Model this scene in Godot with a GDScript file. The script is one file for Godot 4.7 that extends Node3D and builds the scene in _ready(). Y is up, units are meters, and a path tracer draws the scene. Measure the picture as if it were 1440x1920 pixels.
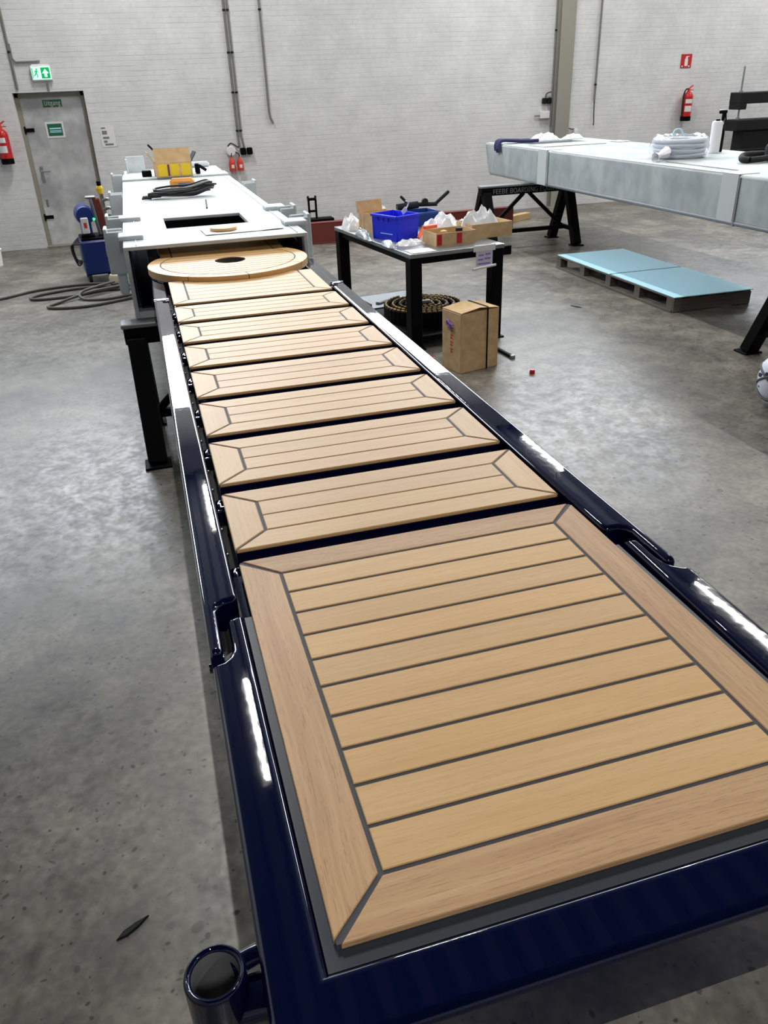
extends Node3D
# A boat-boarding gangway laid out on trestles in a white brick workshop hall.

var M := {}
var taken := {}
var rng := RandomNumberGenerator.new()

# ---------------------------------------------------------------- mesh builder
class MB:
	var p := PackedVector3Array()
	var uv := PackedVector2Array()
	var soft := 40.0

	func tri(a: Vector3, b: Vector3, c: Vector3, ua := Vector2.ZERO, ub := Vector2.ZERO, uc := Vector2.ZERO) -> void:
		# counter-clockwise seen from outside
		p.append(a); p.append(b); p.append(c)
		uv.append(ua); uv.append(ub); uv.append(uc)

	func quad(a: Vector3, b: Vector3, c: Vector3, d: Vector3) -> void:
		tri(a, b, c); tri(a, c, d)

	func quv(a: Vector3, b: Vector3, c: Vector3, d: Vector3, r := Rect2(0, 0, 1, 1)) -> void:
		# a lower left, b lower right, c upper right, d upper left
		var e := r.end
		tri(a, b, c, Vector2(r.position.x, e.y), e, Vector2(e.x, r.position.y))
		tri(a, c, d, Vector2(r.position.x, e.y), Vector2(e.x, r.position.y), r.position)

	func box(c: Vector3, s: Vector3, ch := 0.0, b := Basis.IDENTITY) -> void:
		# box with chamfered edges
		var h := s * 0.5
		ch = minf(ch, minf(h.x, minf(h.y, h.z)) * 0.9)
		for ax in 3:
			for sg in [-1.0, 1.0]:
				var u := (ax + 1) % 3
				var v := (ax + 2) % 3
				var q := []
				for k in [[-1, -1], [1, -1], [1, 1], [-1, 1]]:
					var t := Vector3.ZERO
					t[ax] = sg * h[ax]
					t[u] = k[0] * (h[u] - ch)
					t[v] = k[1] * (h[v] - ch)
					q.append(c + b * t)
				if sg > 0.0: quad(q[0], q[1], q[2], q[3])
				else: quad(q[3], q[2], q[1], q[0])
		if ch <= 0.0: return
		for ax in 3:
			var u := (ax + 1) % 3
			var v := (ax + 2) % 3
			for su in [-1.0, 1.0]:
				for sv in [-1.0, 1.0]:
					var q := []
					for k in [[-1, 0], [1, 0], [1, 1], [-1, 1]]:
						var t := Vector3.ZERO
						t[ax] = k[0] * (h[ax] - ch)
						t[u] = su * (h[u] - (ch if k[1] == 1 else 0.0))
						t[v] = sv * (h[v] - (0.0 if k[1] == 1 else ch))
						q.append(c + b * t)
					var o := Vector3.ZERO
					o[u] = su
					o[v] = sv
					fix(q, b * o)
		for sx in [-1.0, 1.0]:
			for sy in [-1.0, 1.0]:
				for sz in [-1.0, 1.0]:
					var s3 := Vector3(sx, sy, sz)
					var a := c + b * (s3 * (h - Vector3(0, ch, ch)))
					var d := c + b * (s3 * (h - Vector3(ch, 0, ch)))
					var e := c + b * (s3 * (h - Vector3(ch, ch, 0)))
					if (d - a).cross(e - a).dot(b * s3) > 0.0: tri(a, d, e)
					else: tri(a, e, d)

	func fix(q: Array, out: Vector3) -> void:
		if (q[1] - q[0]).cross(q[2] - q[0]).dot(out) > 0.0: quad(q[0], q[1], q[2], q[3])
		else: quad(q[3], q[2], q[1], q[0])

	func bar(a: Vector3, b: Vector3, w: float, d: float, ch := 0.0, side := Vector3.RIGHT) -> void:
		# square bar from a to b; w across `side`
		var y := (b - a).normalized()
		var z := side.cross(y).normalized()
		var x := y.cross(z).normalized()
		box((a + b) * 0.5, Vector3(w, a.distance_to(b), d), ch, Basis(x, y, z))

	func tube(pts: PackedVector3Array, r: float, n := 8, closed := false, caps := true) -> void:
		var m := pts.size()
		var up := Vector3.UP
		var rings := []
		var last := Vector3.ZERO
		for i in m:
			var t: Vector3
			if closed: t = (pts[(i + 1) % m] - pts[(i + m - 1) % m]).normalized()
			else: t = (pts[mini(i + 1, m - 1)] - pts[maxi(i - 1, 0)]).normalized()
			if i == 0: last = t.cross(Vector3.UP if absf(t.y) < 0.9 else Vector3.RIGHT).normalized()
			else: last = (last - t * last.dot(t)).normalized()
			var bi := t.cross(last)
			var ring := PackedVector3Array()
			for k in n:
				var a := TAU * k / n
				ring.append(pts[i] + (last * cos(a) + bi * sin(a)) * r)
			rings.append(ring)
		for i in (m if closed else m - 1):
			var A: PackedVector3Array = rings[i]
			var B: PackedVector3Array = rings[(i + 1) % m]
			for k in n:
				var k2 := (k + 1) % n
				quad(A[k], A[k2], B[k2], B[k])
		if not closed and caps:
			for k in range(1, n - 1):
				tri(rings[0][0], rings[0][k + 1], rings[0][k])
				tri(rings[m - 1][0], rings[m - 1][k], rings[m - 1][k + 1])

	func lathe(prof: PackedVector2Array, c: Vector3, n := 24, b := Basis.IDENTITY) -> void:
		# profile (r, y) from bottom to top, outside to the right
		for i in prof.size() - 1:
			var A := prof[i]
			var B := prof[i + 1]
			for k in n:
				var a0 := TAU * k / n
				var a1 := TAU * (k + 1) / n
				var d0 := Vector3(cos(a0), 0, -sin(a0))
				var d1 := Vector3(cos(a1), 0, -sin(a1))
				var q0 := c + b * (d0 * A.x + Vector3.UP * A.y)
				var q1 := c + b * (d1 * A.x + Vector3.UP * A.y)
				var q2 := c + b * (d1 * B.x + Vector3.UP * B.y)
				var q3 := c + b * (d0 * B.x + Vector3.UP * B.y)
				if A.x > 1e-6 and B.x > 1e-6: quad(q0, q1, q2, q3)
				elif A.x > 1e-6: tri(q0, q1, q2)
				elif B.x > 1e-6: tri(q0, q2, q3)

	static func inset(poly: PackedVector2Array, d: float) -> PackedVector2Array:
		# poly runs so that its area by (x, z) shoelace is positive
		var n := poly.size()
		var r := PackedVector2Array()
		for i in n:
			var e0 := (poly[i] - poly[(i + n - 1) % n]).normalized()
			var e1 := (poly[(i + 1) % n] - poly[i]).normalized()
			var n0 := Vector2(-e0.y, e0.x)
			var n1 := Vector2(-e1.y, e1.x)
			var m := (n0 + n1) / maxf(0.3, 1.0 + n0.dot(n1))
			r.append(poly[i] + m * d)
		return r

	static func area(poly: PackedVector2Array) -> float:
		var s := 0.0
		for i in poly.size():
			s += poly[i].cross(poly[(i + 1) % poly.size()])
		return s * 0.5

	func slab(poly: PackedVector2Array, y0: float, y1: float, bev := 0.0, steps := 1, grain := Vector2.RIGHT, shift := Vector2.ZERO, bottom := true) -> void:
		# a plate whose outline is poly in (x, z), its top edge rounded by bev; texture runs along grain
		var q := poly.duplicate()
		if area(q) < 0.0: q.reverse()
		var n := q.size()
		var rings := [[q, y0]]
		if bev > 0.0:
			for k in steps + 1:
				var a := PI * 0.5 * k / steps
				rings.append([inset(q, bev * (1.0 - cos(a))), y1 - bev * (1.0 - sin(a))])
		else:
			rings.append([q, y1])
		var gx := grain.normalized()
		var gz := Vector2(-gx.y, gx.x)
		for i in rings.size() - 1:
			var A: PackedVector2Array = rings[i][0]
			var B: PackedVector2Array = rings[i + 1][0]
			for k in n:
				var k2 := (k + 1) % n
				var a := Vector3(A[k].x, rings[i][1], A[k].y)
				var b := Vector3(A[k2].x, rings[i][1], A[k2].y)
				var c := Vector3(B[k2].x, rings[i + 1][1], B[k2].y)
				var d := Vector3(B[k].x, rings[i + 1][1], B[k].y)
				var ua := Vector2(A[k].dot(gx), A[k].dot(gz) + a.y) + shift
				var ub := Vector2(A[k2].dot(gx), A[k2].dot(gz) + a.y) + shift
				var uc := Vector2(B[k2].dot(gx), B[k2].dot(gz) + c.y) + shift
				var ud := Vector2(B[k].dot(gx), B[k].dot(gz) + c.y) + shift
				tri(a, c, b, ua, uc, ub)
				tri(a, d, c, ua, ud, uc)
		var top: PackedVector2Array = rings[-1][0]
		var ids := Geometry2D.triangulate_polygon(q)
		for i in range(0, ids.size(), 3):
			var A := top[ids[i]]
			var B := top[ids[i + 1]]
			var C := top[ids[i + 2]]
			if (B - A).cross(C - A) > 0.0:
				var t := B
				B = C
				C = t
			tri(Vector3(A.x, y1, A.y), Vector3(B.x, y1, B.y), Vector3(C.x, y1, C.y), Vector2(A.dot(gx), A.dot(gz)) + shift, Vector2(B.dot(gx), B.dot(gz)) + shift, Vector2(C.dot(gx), C.dot(gz)) + shift)
			if bottom:
				tri(Vector3(A.x, y0, A.y), Vector3(C.x, y0, C.y), Vector3(B.x, y0, B.y))

	func mesh(off := Vector3.ZERO) -> ArrayMesh:
		var n := p.size()
		var fn := PackedVector3Array()
		fn.resize(n / 3)
		var near := {}
		for t in n / 3:
			var c := (p[t * 3 + 1] - p[t * 3]).cross(p[t * 3 + 2] - p[t * 3])
			fn[t] = c
			for k in 3:
				var key := Vector3i((p[t * 3 + k] * 20000.0).round())
				if near.has(key): near[key].append(t)
				else: near[key] = PackedInt32Array([t])
		var V := PackedVector3Array()
		var N := PackedVector3Array()
		var U := PackedVector2Array()
		V.resize(n); N.resize(n); U.resize(n)
		var lim := cos(deg_to_rad(soft))
		for t in n / 3:
			var f := fn[t].normalized()
			for k in 3:
				var at := t * 3 + k
				var s := Vector3.ZERO
				if soft > 0.0 and not (f.y > 0.99999 or f.y < -0.99999):
					for o in near[Vector3i((p[at] * 20000.0).round())]:
						var g := fn[o].normalized()
						if g.dot(f) > lim: s += fn[o] if absf(g.y) < 0.99999 else g * 10.0
				else: s = f
				var to: int = t * 3 + [0, 2, 1][k]
				V[to] = p[at] - off
				N[to] = s.normalized() if s.length_squared() > 1e-20 else Vector3.UP
				U[to] = uv[at]
		var arr := []
		arr.resize(Mesh.ARRAY_MAX)
		arr[Mesh.ARRAY_VERTEX] = V
		arr[Mesh.ARRAY_NORMAL] = N
		arr[Mesh.ARRAY_TEX_UV] = U
		var am := ArrayMesh.new()
		am.add_surface_from_arrays(Mesh.PRIMITIVE_TRIANGLES, arr)
		return am

# ---------------------------------------------------------------- scene helpers
func mb(soft := 40.0) -> MB:
	var m := MB.new()
	m.soft = soft
	return m

func numbered(called: String, where: Node) -> String:
	var key := str(where.get_instance_id()) + called
	var k: int = taken.get(key, 0)
	taken[key] = k + 1
	return called if k == 0 else "%s_%03d" % [called, k]

func tag(o: Node, label: String, category: String, group := "") -> Node:
	o.set_meta("label", label)
	o.set_meta("category", category)
	if group: o.set_meta("group", group)
	return o

func thing(called: String, label: String, category: String, at := Vector3.ZERO, turn := 0.0, group := "") -> Node3D:
	var o := Node3D.new()
	o.name = numbered(called, self)
	add_child(o)
	o.position = at
	o.rotation.y = turn
	return tag(o, label, category, group)

# shape is in the thing's own frame; with world = true it is in world coordinates of an unturned thing
func part(called: String, st: MB, mat: Material, parent: Node, world := false) -> MeshInstance3D:
	var o := MeshInstance3D.new()
	o.name = numbered(called, parent)
	var off := Vector3.ZERO
	if world:
		var q: Node = parent
		while q != self and q is Node3D:
			off += (q as Node3D).position
			q = q.get_parent()
	o.mesh = st.mesh(off)
	o.material_override = mat
	parent.add_child(o, true)
	return o

func placed(called: String, mesh: Mesh, mat: Material, parent: Node, tr := Transform3D.IDENTITY) -> MeshInstance3D:
	var o := MeshInstance3D.new()
	o.name = numbered(called, parent)
	o.mesh = mesh
	o.material_override = mat
	o.transform = tr
	parent.add_child(o, true)
	return o

func struct(called: String, st: MB, mat: Material) -> MeshInstance3D:
	var o := part(called, st, mat, self)
	o.set_meta("kind", "structure")
	return o

func poly(a: Array) -> PackedVector2Array:
	var r := PackedVector2Array()
	for q in a: r.append(Vector2(q[0], q[1]))
	return r

func rect(x0: float, x1: float, z0: float, z1: float) -> PackedVector2Array:
	return poly([[x0, z0], [x1, z0], [x1, z1], [x0, z1]])

func circle(c: Vector2, r: float, n := 48) -> PackedVector2Array:
	var q := PackedVector2Array()
	for k in n: q.append(c + Vector2(cos(TAU * k / n), sin(TAU * k / n)) * r)
	return q

func curve(pts: Array, steps := 6, closed := false) -> PackedVector3Array:
	var r := PackedVector3Array()
	var n := pts.size()
	for i in (n if closed else n - 1):
		var a: Vector3 = pts[(i + n - 1) % n] if closed else pts[maxi(i - 1, 0)]
		var b: Vector3 = pts[i]
		var c: Vector3 = pts[(i + 1) % n]
		var d: Vector3 = pts[(i + 2) % n] if closed else pts[mini(i + 2, n - 1)]
		for k in steps:
			r.append(b.cubic_interpolate(c, a, d, float(k) / steps))
	if not closed: r.append(pts[n - 1])
	return r

func srgb(r: float, g: float, b: float) -> Color:
	return Color(r / 255.0, g / 255.0, b / 255.0)

func mat(c: Color, rough := 0.6, metal := 0.0) -> StandardMaterial3D:
	var m := StandardMaterial3D.new()
	m.albedo_color = c
	m.roughness = rough
	m.metallic = metal
	return m

func glow(c: Color, e: float) -> StandardMaterial3D:
	var m := mat(c, 0.5)
	m.emission_enabled = true
	m.emission = c
	m.emission_energy_multiplier = e
	return m

func noise(seed_: int, f: float, oct := 4) -> FastNoiseLite:
	var n := FastNoiseLite.new()
	n.seed = seed_
	n.noise_type = FastNoiseLite.TYPE_SIMPLEX_SMOOTH
	n.frequency = f
	n.fractal_octaves = oct
	return n

func tex(img: Image) -> ImageTexture:
	img.generate_mipmaps()
	return ImageTexture.create_from_image(img)

func grey_bytes(n: FastNoiseLite, size: int) -> PackedByteArray:
	var im := n.get_seamless_image(size, size, false, false, 0.15)
	im.convert(Image.FORMAT_L8)
	return im.get_data()

# two colours mixed by noise, a seamless image
func mottle(size: int, n: FastNoiseLite, lo: Color, hi: Color, n2: FastNoiseLite = null, share := 0.5, contrast := 1.6) -> Image:
	var a := grey_bytes(n, size)
	var b := grey_bytes(n2, size) if n2 else a
	var out := PackedByteArray()
	out.resize(size * size * 3)
	for i in size * size:
		var v := lerpf(a[i], b[i], share if n2 else 0.0) / 255.0
		v = clampf((v - 0.5) * contrast + 0.5, 0.0, 1.0)
		out[i * 3] = int(255.0 * lerpf(lo.r, hi.r, v))
		out[i * 3 + 1] = int(255.0 * lerpf(lo.g, hi.g, v))
		out[i * 3 + 2] = int(255.0 * lerpf(lo.b, hi.b, v))
	return Image.create_from_data(size, size, false, Image.FORMAT_RGB8, out)

func spots(img: Image, count: int, rmin: float, rmax: float, lo: float, hi: float, strength: float) -> void:
	var s := img.get_width()
	for k in count:
		var cx := rng.randf() * s
		var cy := rng.randf() * s
		var r := lerpf(rmin, rmax, pow(rng.randf(), 3.0))
		var e := rng.randf_range(0.3, 0.85)
		var tone := rng.randf_range(lo, hi)
		var an := rng.randf() * PI
		var ca := cos(an)
		var sa := sin(an)
		for y in range(int(cy - r) - 1, int(cy + r) + 2):
			for x in range(int(cx - r) - 1, int(cx + r) + 2):
				var dx := x - cx
				var dy := y - cy
				var u := (dx * ca + dy * sa) / r
				var v := (-dx * sa + dy * ca) / (r * e)
				var d := u * u + v * v
				if d < 1.0:
					var px := posmod(x, s)
					var py := posmod(y, s)
					var c := img.get_pixel(px, py)
					var t := strength * minf(1.0, (1.0 - d) * 2.0)
					img.set_pixel(px, py, Color(lerpf(c.r, c.r * tone, t), lerpf(c.g, c.g * tone, t), lerpf(c.b, c.b * tone, t)))

func wood_image(seed_: int, w: int, h: int, lo: Color, hi: Color, pore: Color) -> Image:
	# u runs along the grain
	var broad := noise(seed_, 0.010, 3)
	var fine := noise(seed_ + 1, 0.05, 3)
	var hair := noise(seed_ + 2, 0.16, 2)
	var warp := noise(seed_ + 3, 0.004, 2)
	var out := PackedByteArray()
	out.resize(w * h * 3)
	for y in h:
		for x in w:
			# the grain closes on itself along u, so that long planks show no joint
			var c := cos(TAU * x / w) * w / TAU
			var d := sin(TAU * x / w) * w / TAU
			var yy := y + warp.get_noise_3d(c * 0.25, d * 0.25, y * 0.6) * 16.0
			var v := 0.5 + broad.get_noise_3d(c * 0.10, d * 0.10, yy * 1.2) * 0.5 + fine.get_noise_3d(c * 0.035, d * 0.035, yy * 1.8) * 0.40
			var hr := hair.get_noise_3d(c * 0.07, d * 0.07, yy * 2.6)
			v = clampf(v, 0.0, 1.0)
			var pr := clampf((hr - 0.30) * 3.0, 0.0, 1.0) * 0.5
			var i := (y * w + x) * 3
			out[i] = int(255.0 * lerpf(lerpf(lo.r, hi.r, v), pore.r, pr))
			out[i + 1] = int(255.0 * lerpf(lerpf(lo.g, hi.g, v), pore.g, pr))
			out[i + 2] = int(255.0 * lerpf(lerpf(lo.b, hi.b, v), pore.b, pr))
	return Image.create_from_data(w, h, false, Image.FORMAT_RGB8, out)

func area_light(at: Vector3, towards: Vector3, size: Vector2, energy: float, c: Color) -> void:
	var l := AreaLight3D.new()
	l.name = numbered("area_light", self)
	add_child(l)
	var up := Vector3.UP if absf(towards.y) < 0.9 else Vector3.RIGHT
	l.look_at_from_position(at, at + towards, up)
	l.area_size = size
	l.area_normalize_energy = false
	l.light_energy = energy
	l.light_color = c
	l.area_range = 60.0
	l.area_attenuation = 2.0
	l.shadow_enabled = true

# ================================================================= the scene
const DECK := 1.12
const WALL := -13.52
const CEIL := 6.1
const LAMPS_X := [0.25, 5.9, 11.5]
const LAMPS_Z := [-11.1, -6.1, 3.9]
const PANES := [[-7.2, -3.1], [-2.8, 2.75], [3.05, 8.6], [8.9, 12.9]]

func _ready() -> void:
	rng.seed = 20240
	# ---- camera
	var cam := Camera3D.new()
	cam.name = "camera"
	add_child(cam)
	cam.fov = 66.289
	cam.near = 0.05
	cam.far = 100.0
	cam.transform = Transform3D(Basis(Vector3.UP, deg_to_rad(-15.370)) * Basis(Vector3.RIGHT, deg_to_rad(-28.477)) * Basis(Vector3.BACK, deg_to_rad(-2.316)), Vector3(0, 2.0, 0))
	cam.current = true
	# ---- surroundings and light
	var we := WorldEnvironment.new()
	we.name = "surroundings"
	var env := Environment.new()
	env.background_mode = Environment.BG_COLOR
	env.background_color = srgb(190, 205, 220)
	env.tonemap_mode = Environment.TONE_MAPPER_LINEAR
	env.tonemap_exposure = 1.05
	env.sdfgi_enabled = true
	env.ssao_enabled = true
	env.ssil_enabled = true
	we.environment = env
	add_child(we)
	for x in LAMPS_X:
		for z in LAMPS_Z:
			area_light(Vector3(x, 5.845, z), Vector3.DOWN, Vector2(1.46, 0.032), LAMP_E, srgb(255, 252, 247))
	for w in PANES:
		area_light(Vector3((w[0] + w[1]) * 0.5, 4.45, WALL - 0.02), Vector3.BACK, Vector2(w[1] - w[0] - 0.1, 1.26), WINDOW_E, srgb(238, 246, 255))
	materials()
	# ---- structure
	room()
	door()
	# ---- large objects
	gangway()
	housing()
	girder()
	trestles()
	work_table()
	pallet()
	# ---- the rest
	wall_fittings()
	power_unit()
	things_on_housing()
	things_on_girder()
	things_on_table()
	things_around()

const LAMP_E := 292.0
const WINDOW_E := 5.0

func materials() -> void:
	# concrete floor
	var coarse := mottle(1024, noise(11, 0.006, 5), srgb(93, 89, 81), srgb(143, 137, 125), noise(12, 0.03, 4), 0.35, 2.0)
	spots(coarse, 500, 1.0, 5.0, 0.6, 0.85, 0.8)
	spots(coarse, 26, 6.0, 26.0, 0.82, 1.12, 0.7)
	var fine := mottle(1024, noise(21, 0.05, 4), srgb(196, 196, 196), srgb(255, 255, 255), noise(22, 0.009, 4), 0.4, 2.0)
	spots(fine, 1300, 1.4, 5.5, 0.32, 0.7, 0.9)
	spots(fine, 60, 4.0, 13.0, 0.55, 0.85, 0.7)
	spots(fine, 120, 0.9, 1.8, 1.2, 1.5, 0.8)
	var gloss := mottle(1024, noise(13, 0.045, 5), Color(0.31, 0.31, 0.31), Color(0.46, 0.46, 0.46), noise(14, 0.14, 3), 0.45, 2.4)
	var c := mat(Color.WHITE, 1.0)
	c.albedo_texture = tex(coarse)
	c.roughness_texture = tex(gloss)
	c.uv1_triplanar = true
	c.uv1_world_triplanar = true
	c.uv1_scale = Vector3.ONE / 6.5
	c.detail_enabled = true
	c.detail_albedo = tex(fine)
	c.detail_blend_mode = BaseMaterial3D.BLEND_MODE_MUL
	c.detail_uv_layer = BaseMaterial3D.DETAIL_UV_2
	c.uv2_triplanar = true
	c.uv2_world_triplanar = true
	c.uv2_scale = Vector3.ONE / 2.3
	c.metallic_specular = 0.5
	M.concrete = c
	# walls
	var paint := mat(Color.WHITE, 0.7)
	paint.albedo_texture = tex(mottle(512, noise(31, 0.01, 4), srgb(208, 209, 210), srgb(224, 225, 226), noise(32, 0.05, 3), 0.4, 1.6))
	paint.uv1_triplanar = true
	paint.uv1_world_triplanar = true
	paint.uv1_scale = Vector3.ONE * 0.35
	M.paint = paint
	M.roof = mat(srgb(66, 69, 73), 0.6)
	# teak
	var pale := tex(wood_image(41, 1024, 512, srgb(218, 174, 114), srgb(232, 192, 134), srgb(196, 148, 94)))
	var brown := tex(wood_image(51, 1024, 512, srgb(190, 146, 103), srgb(222, 182, 134), srgb(142, 102, 69)))
	M.teak = []
	for t in [Color(1, 1, 1), Color(0.98, 0.965, 0.945), Color(1.0, 0.985, 0.955), Color(0.965, 0.955, 0.94)]:
		var w := mat(t, 0.52)
		w.albedo_texture = pale
		w.uv1_scale = Vector3(1.3, 2.6, 1)
		M.teak.append(w)
	M.teak_sheen = []  # tread and turntable teak, washed-out window sheen put into the tint
	for t in [Color(0.965, 0.96, 0.965), Color(0.94, 0.93, 0.925), Color(0.97, 0.965, 0.955)]:
		var w := mat(t, 0.46)
		w.albedo_texture = pale
		w.uv1_scale = Vector3(1.3, 2.6, 1)
		M.teak_sheen.append(w)
	M.teak_brown = []
	for t in [Color(1, 1, 1), Color(0.96, 0.95, 0.93)]:
		var w := mat(t, 0.55)
		w.albedo_texture = brown
		w.uv1_scale = Vector3(1.2, 2.4, 1)
		M.teak_brown.append(w)
	M.caulk = mat(srgb(76, 76, 82), 0.7)
	M.rubber = mat(srgb(58, 66, 76), 0.5)
	var navy := mat(srgb(3, 11, 46), 0.02)
	navy.metallic_specular = 0.5
	navy.clearcoat_enabled = true
	navy.clearcoat = 0.4
	navy.clearcoat_roughness = 0.01
	navy.normal_enabled = true
	var peel := noise(8, 0.035, 2).get_seamless_image(256, 256)
	peel.convert(Image.FORMAT_RGBA8)
	peel.bump_map_to_normal_map(1.0)
	navy.normal_texture = tex(peel)
	navy.normal_scale = 0.022
	navy.uv1_triplanar = true
	navy.uv1_scale = Vector3.ONE * 3.0
	M.navy = navy
	M.steel = mat(srgb(190, 194, 196), 0.25, 0.9)
	M.zinc = mat(srgb(150, 154, 156), 0.38, 0.8)
	M.conduit = mat(srgb(120, 119, 114), 0.5)
	var prim := mat(Color.WHITE, 0.55)
	prim.albedo_texture = tex(mottle(512, noise(61, 0.012, 4), srgb(196, 203, 207), srgb(212, 219, 222), null, 0.0, 1.5))
	prim.uv1_triplanar = true
	prim.uv1_world_triplanar = true
	prim.uv1_scale = Vector3.ONE * 0.8
	prim.metallic_specular = 0.35
	M.primer = prim
	var gr := mat(Color.WHITE, 0.55)
	gr.metallic_specular = 0.3
	gr.albedo_texture = tex(mottle(512, noise(71, 0.008, 5), srgb(150, 158, 161), srgb(184, 190, 190), noise(72, 0.03, 3), 0.3, 1.9))
	gr.uv1_triplanar = true
	gr.uv1_world_triplanar = true
	gr.uv1_scale = Vector3(0.4, 0.32, 0.4)
	M.sanded = gr
	M.sanded_edge = mat(srgb(190, 196, 194), 0.4)
	M.girder_rim = mat(srgb(120, 126, 130), 0.45)
	M.black = mat(srgb(6, 6, 9), 0.55)
	M.black.metallic_specular = 0.2
	M.black_matt = mat(srgb(13, 13, 15), 0.75)
	M.machine = mat(srgb(27, 27, 28), 0.6)
	M.machine.metallic_specular = 0.3
	M.galv = mat(srgb(140, 144, 146), 0.4, 0.6)
	M.red_oxide = mat(srgb(110, 42, 34), 0.6)
	M.red = mat(srgb(190, 24, 30), 0.3)
	M.cee_red = mat(srgb(205, 62, 44), 0.45)
	M.white = mat(srgb(232, 233, 232), 0.5)
	M.paper = mat(srgb(228, 228, 226), 0.8)
	M.label = mat(srgb(226, 224, 226), 0.5)
	M.green = mat(srgb(20, 100, 66), 0.5)
	M.sign_green = mat(srgb(12, 130, 80), 0.5)
	M.yellow = mat(srgb(232, 196, 20), 0.5)
	M.amber = mat(srgb(226, 150, 52), 0.5)
	M.blue = mat(srgb(5, 32, 226), 0.5)
	M.blue_dark = mat(srgb(24, 62, 140), 0.45)
	M.unit_blue = mat(srgb(12, 40, 112), 0.35)
	M.orange = mat(srgb(240, 92, 40), 0.5)
	M.violet = mat(srgb(150, 120, 205), 0.6)
	M.navy_cloth = mat(srgb(44, 44, 88), 0.9)
	M.foil_blue = mat(srgb(184, 232, 250), 0.3)
	M.cable = mat(srgb(38, 38, 40), 0.5)
	M.cable_grey = mat(srgb(84, 82, 78), 0.6)
	var board := mat(Color.WHITE, 0.85)
	board.albedo_texture = tex(mottle(256, noise(81, 0.02, 4), srgb(196, 162, 118), srgb(212, 180, 136)))
	board.uv1_triplanar = true
	board.uv1_scale = Vector3.ONE * 2.0
	M.card = board
	var pw := mat(Color.WHITE, 0.8)
	pw.albedo_texture = tex(wood_image(91, 256, 256, srgb(74, 68, 62), srgb(112, 104, 94), srgb(52, 46, 42)))
	pw.uv1_triplanar = true
	pw.uv1_scale = Vector3(2, 2, 2)
	M.old_wood = pw
	M.pine = mat(srgb(196, 164, 116), 0.8)
	var dr := mat(Color.WHITE, 0.5)
	dr.albedo_texture = tex(mottle(512, noise(101, 0.006, 4), srgb(158, 160, 162), srgb(204, 206, 208), noise(102, 0.03, 3), 0.25, 2.0))
	dr.uv1_triplanar = true
	dr.uv1_scale = Vector3.ONE * 0.45
	M.door = dr
	M.frame = mat(srgb(140, 136, 122), 0.6)
	var film := mat(Color(0.93, 0.95, 0.97, 0.16), 0.1)
	film.transparency = BaseMaterial3D.TRANSPARENCY_ALPHA
	M.film = film
	var bagm := mat(srgb(232, 234, 236), 0.25)
	bagm.backlight_enabled = true
	bagm.backlight = Color(0.3, 0.3, 0.3)
	M.plastic = bagm
	M.column = mat(srgb(146, 144, 134), 0.6)
	M.pane = glow(srgb(238, 246, 255), 3.0)
	M.lamp = glow(srgb(255, 252, 247), 8.0)
	M.lamp_body = mat(srgb(200, 200, 198), 0.5)
	M.exit_lit = glow(srgb(190, 255, 225), 0.9)
	M.exit_green = glow(srgb(0, 160, 84), 0.55)
	M.led = glow(srgb(60, 255, 150), 1.5)

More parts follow.
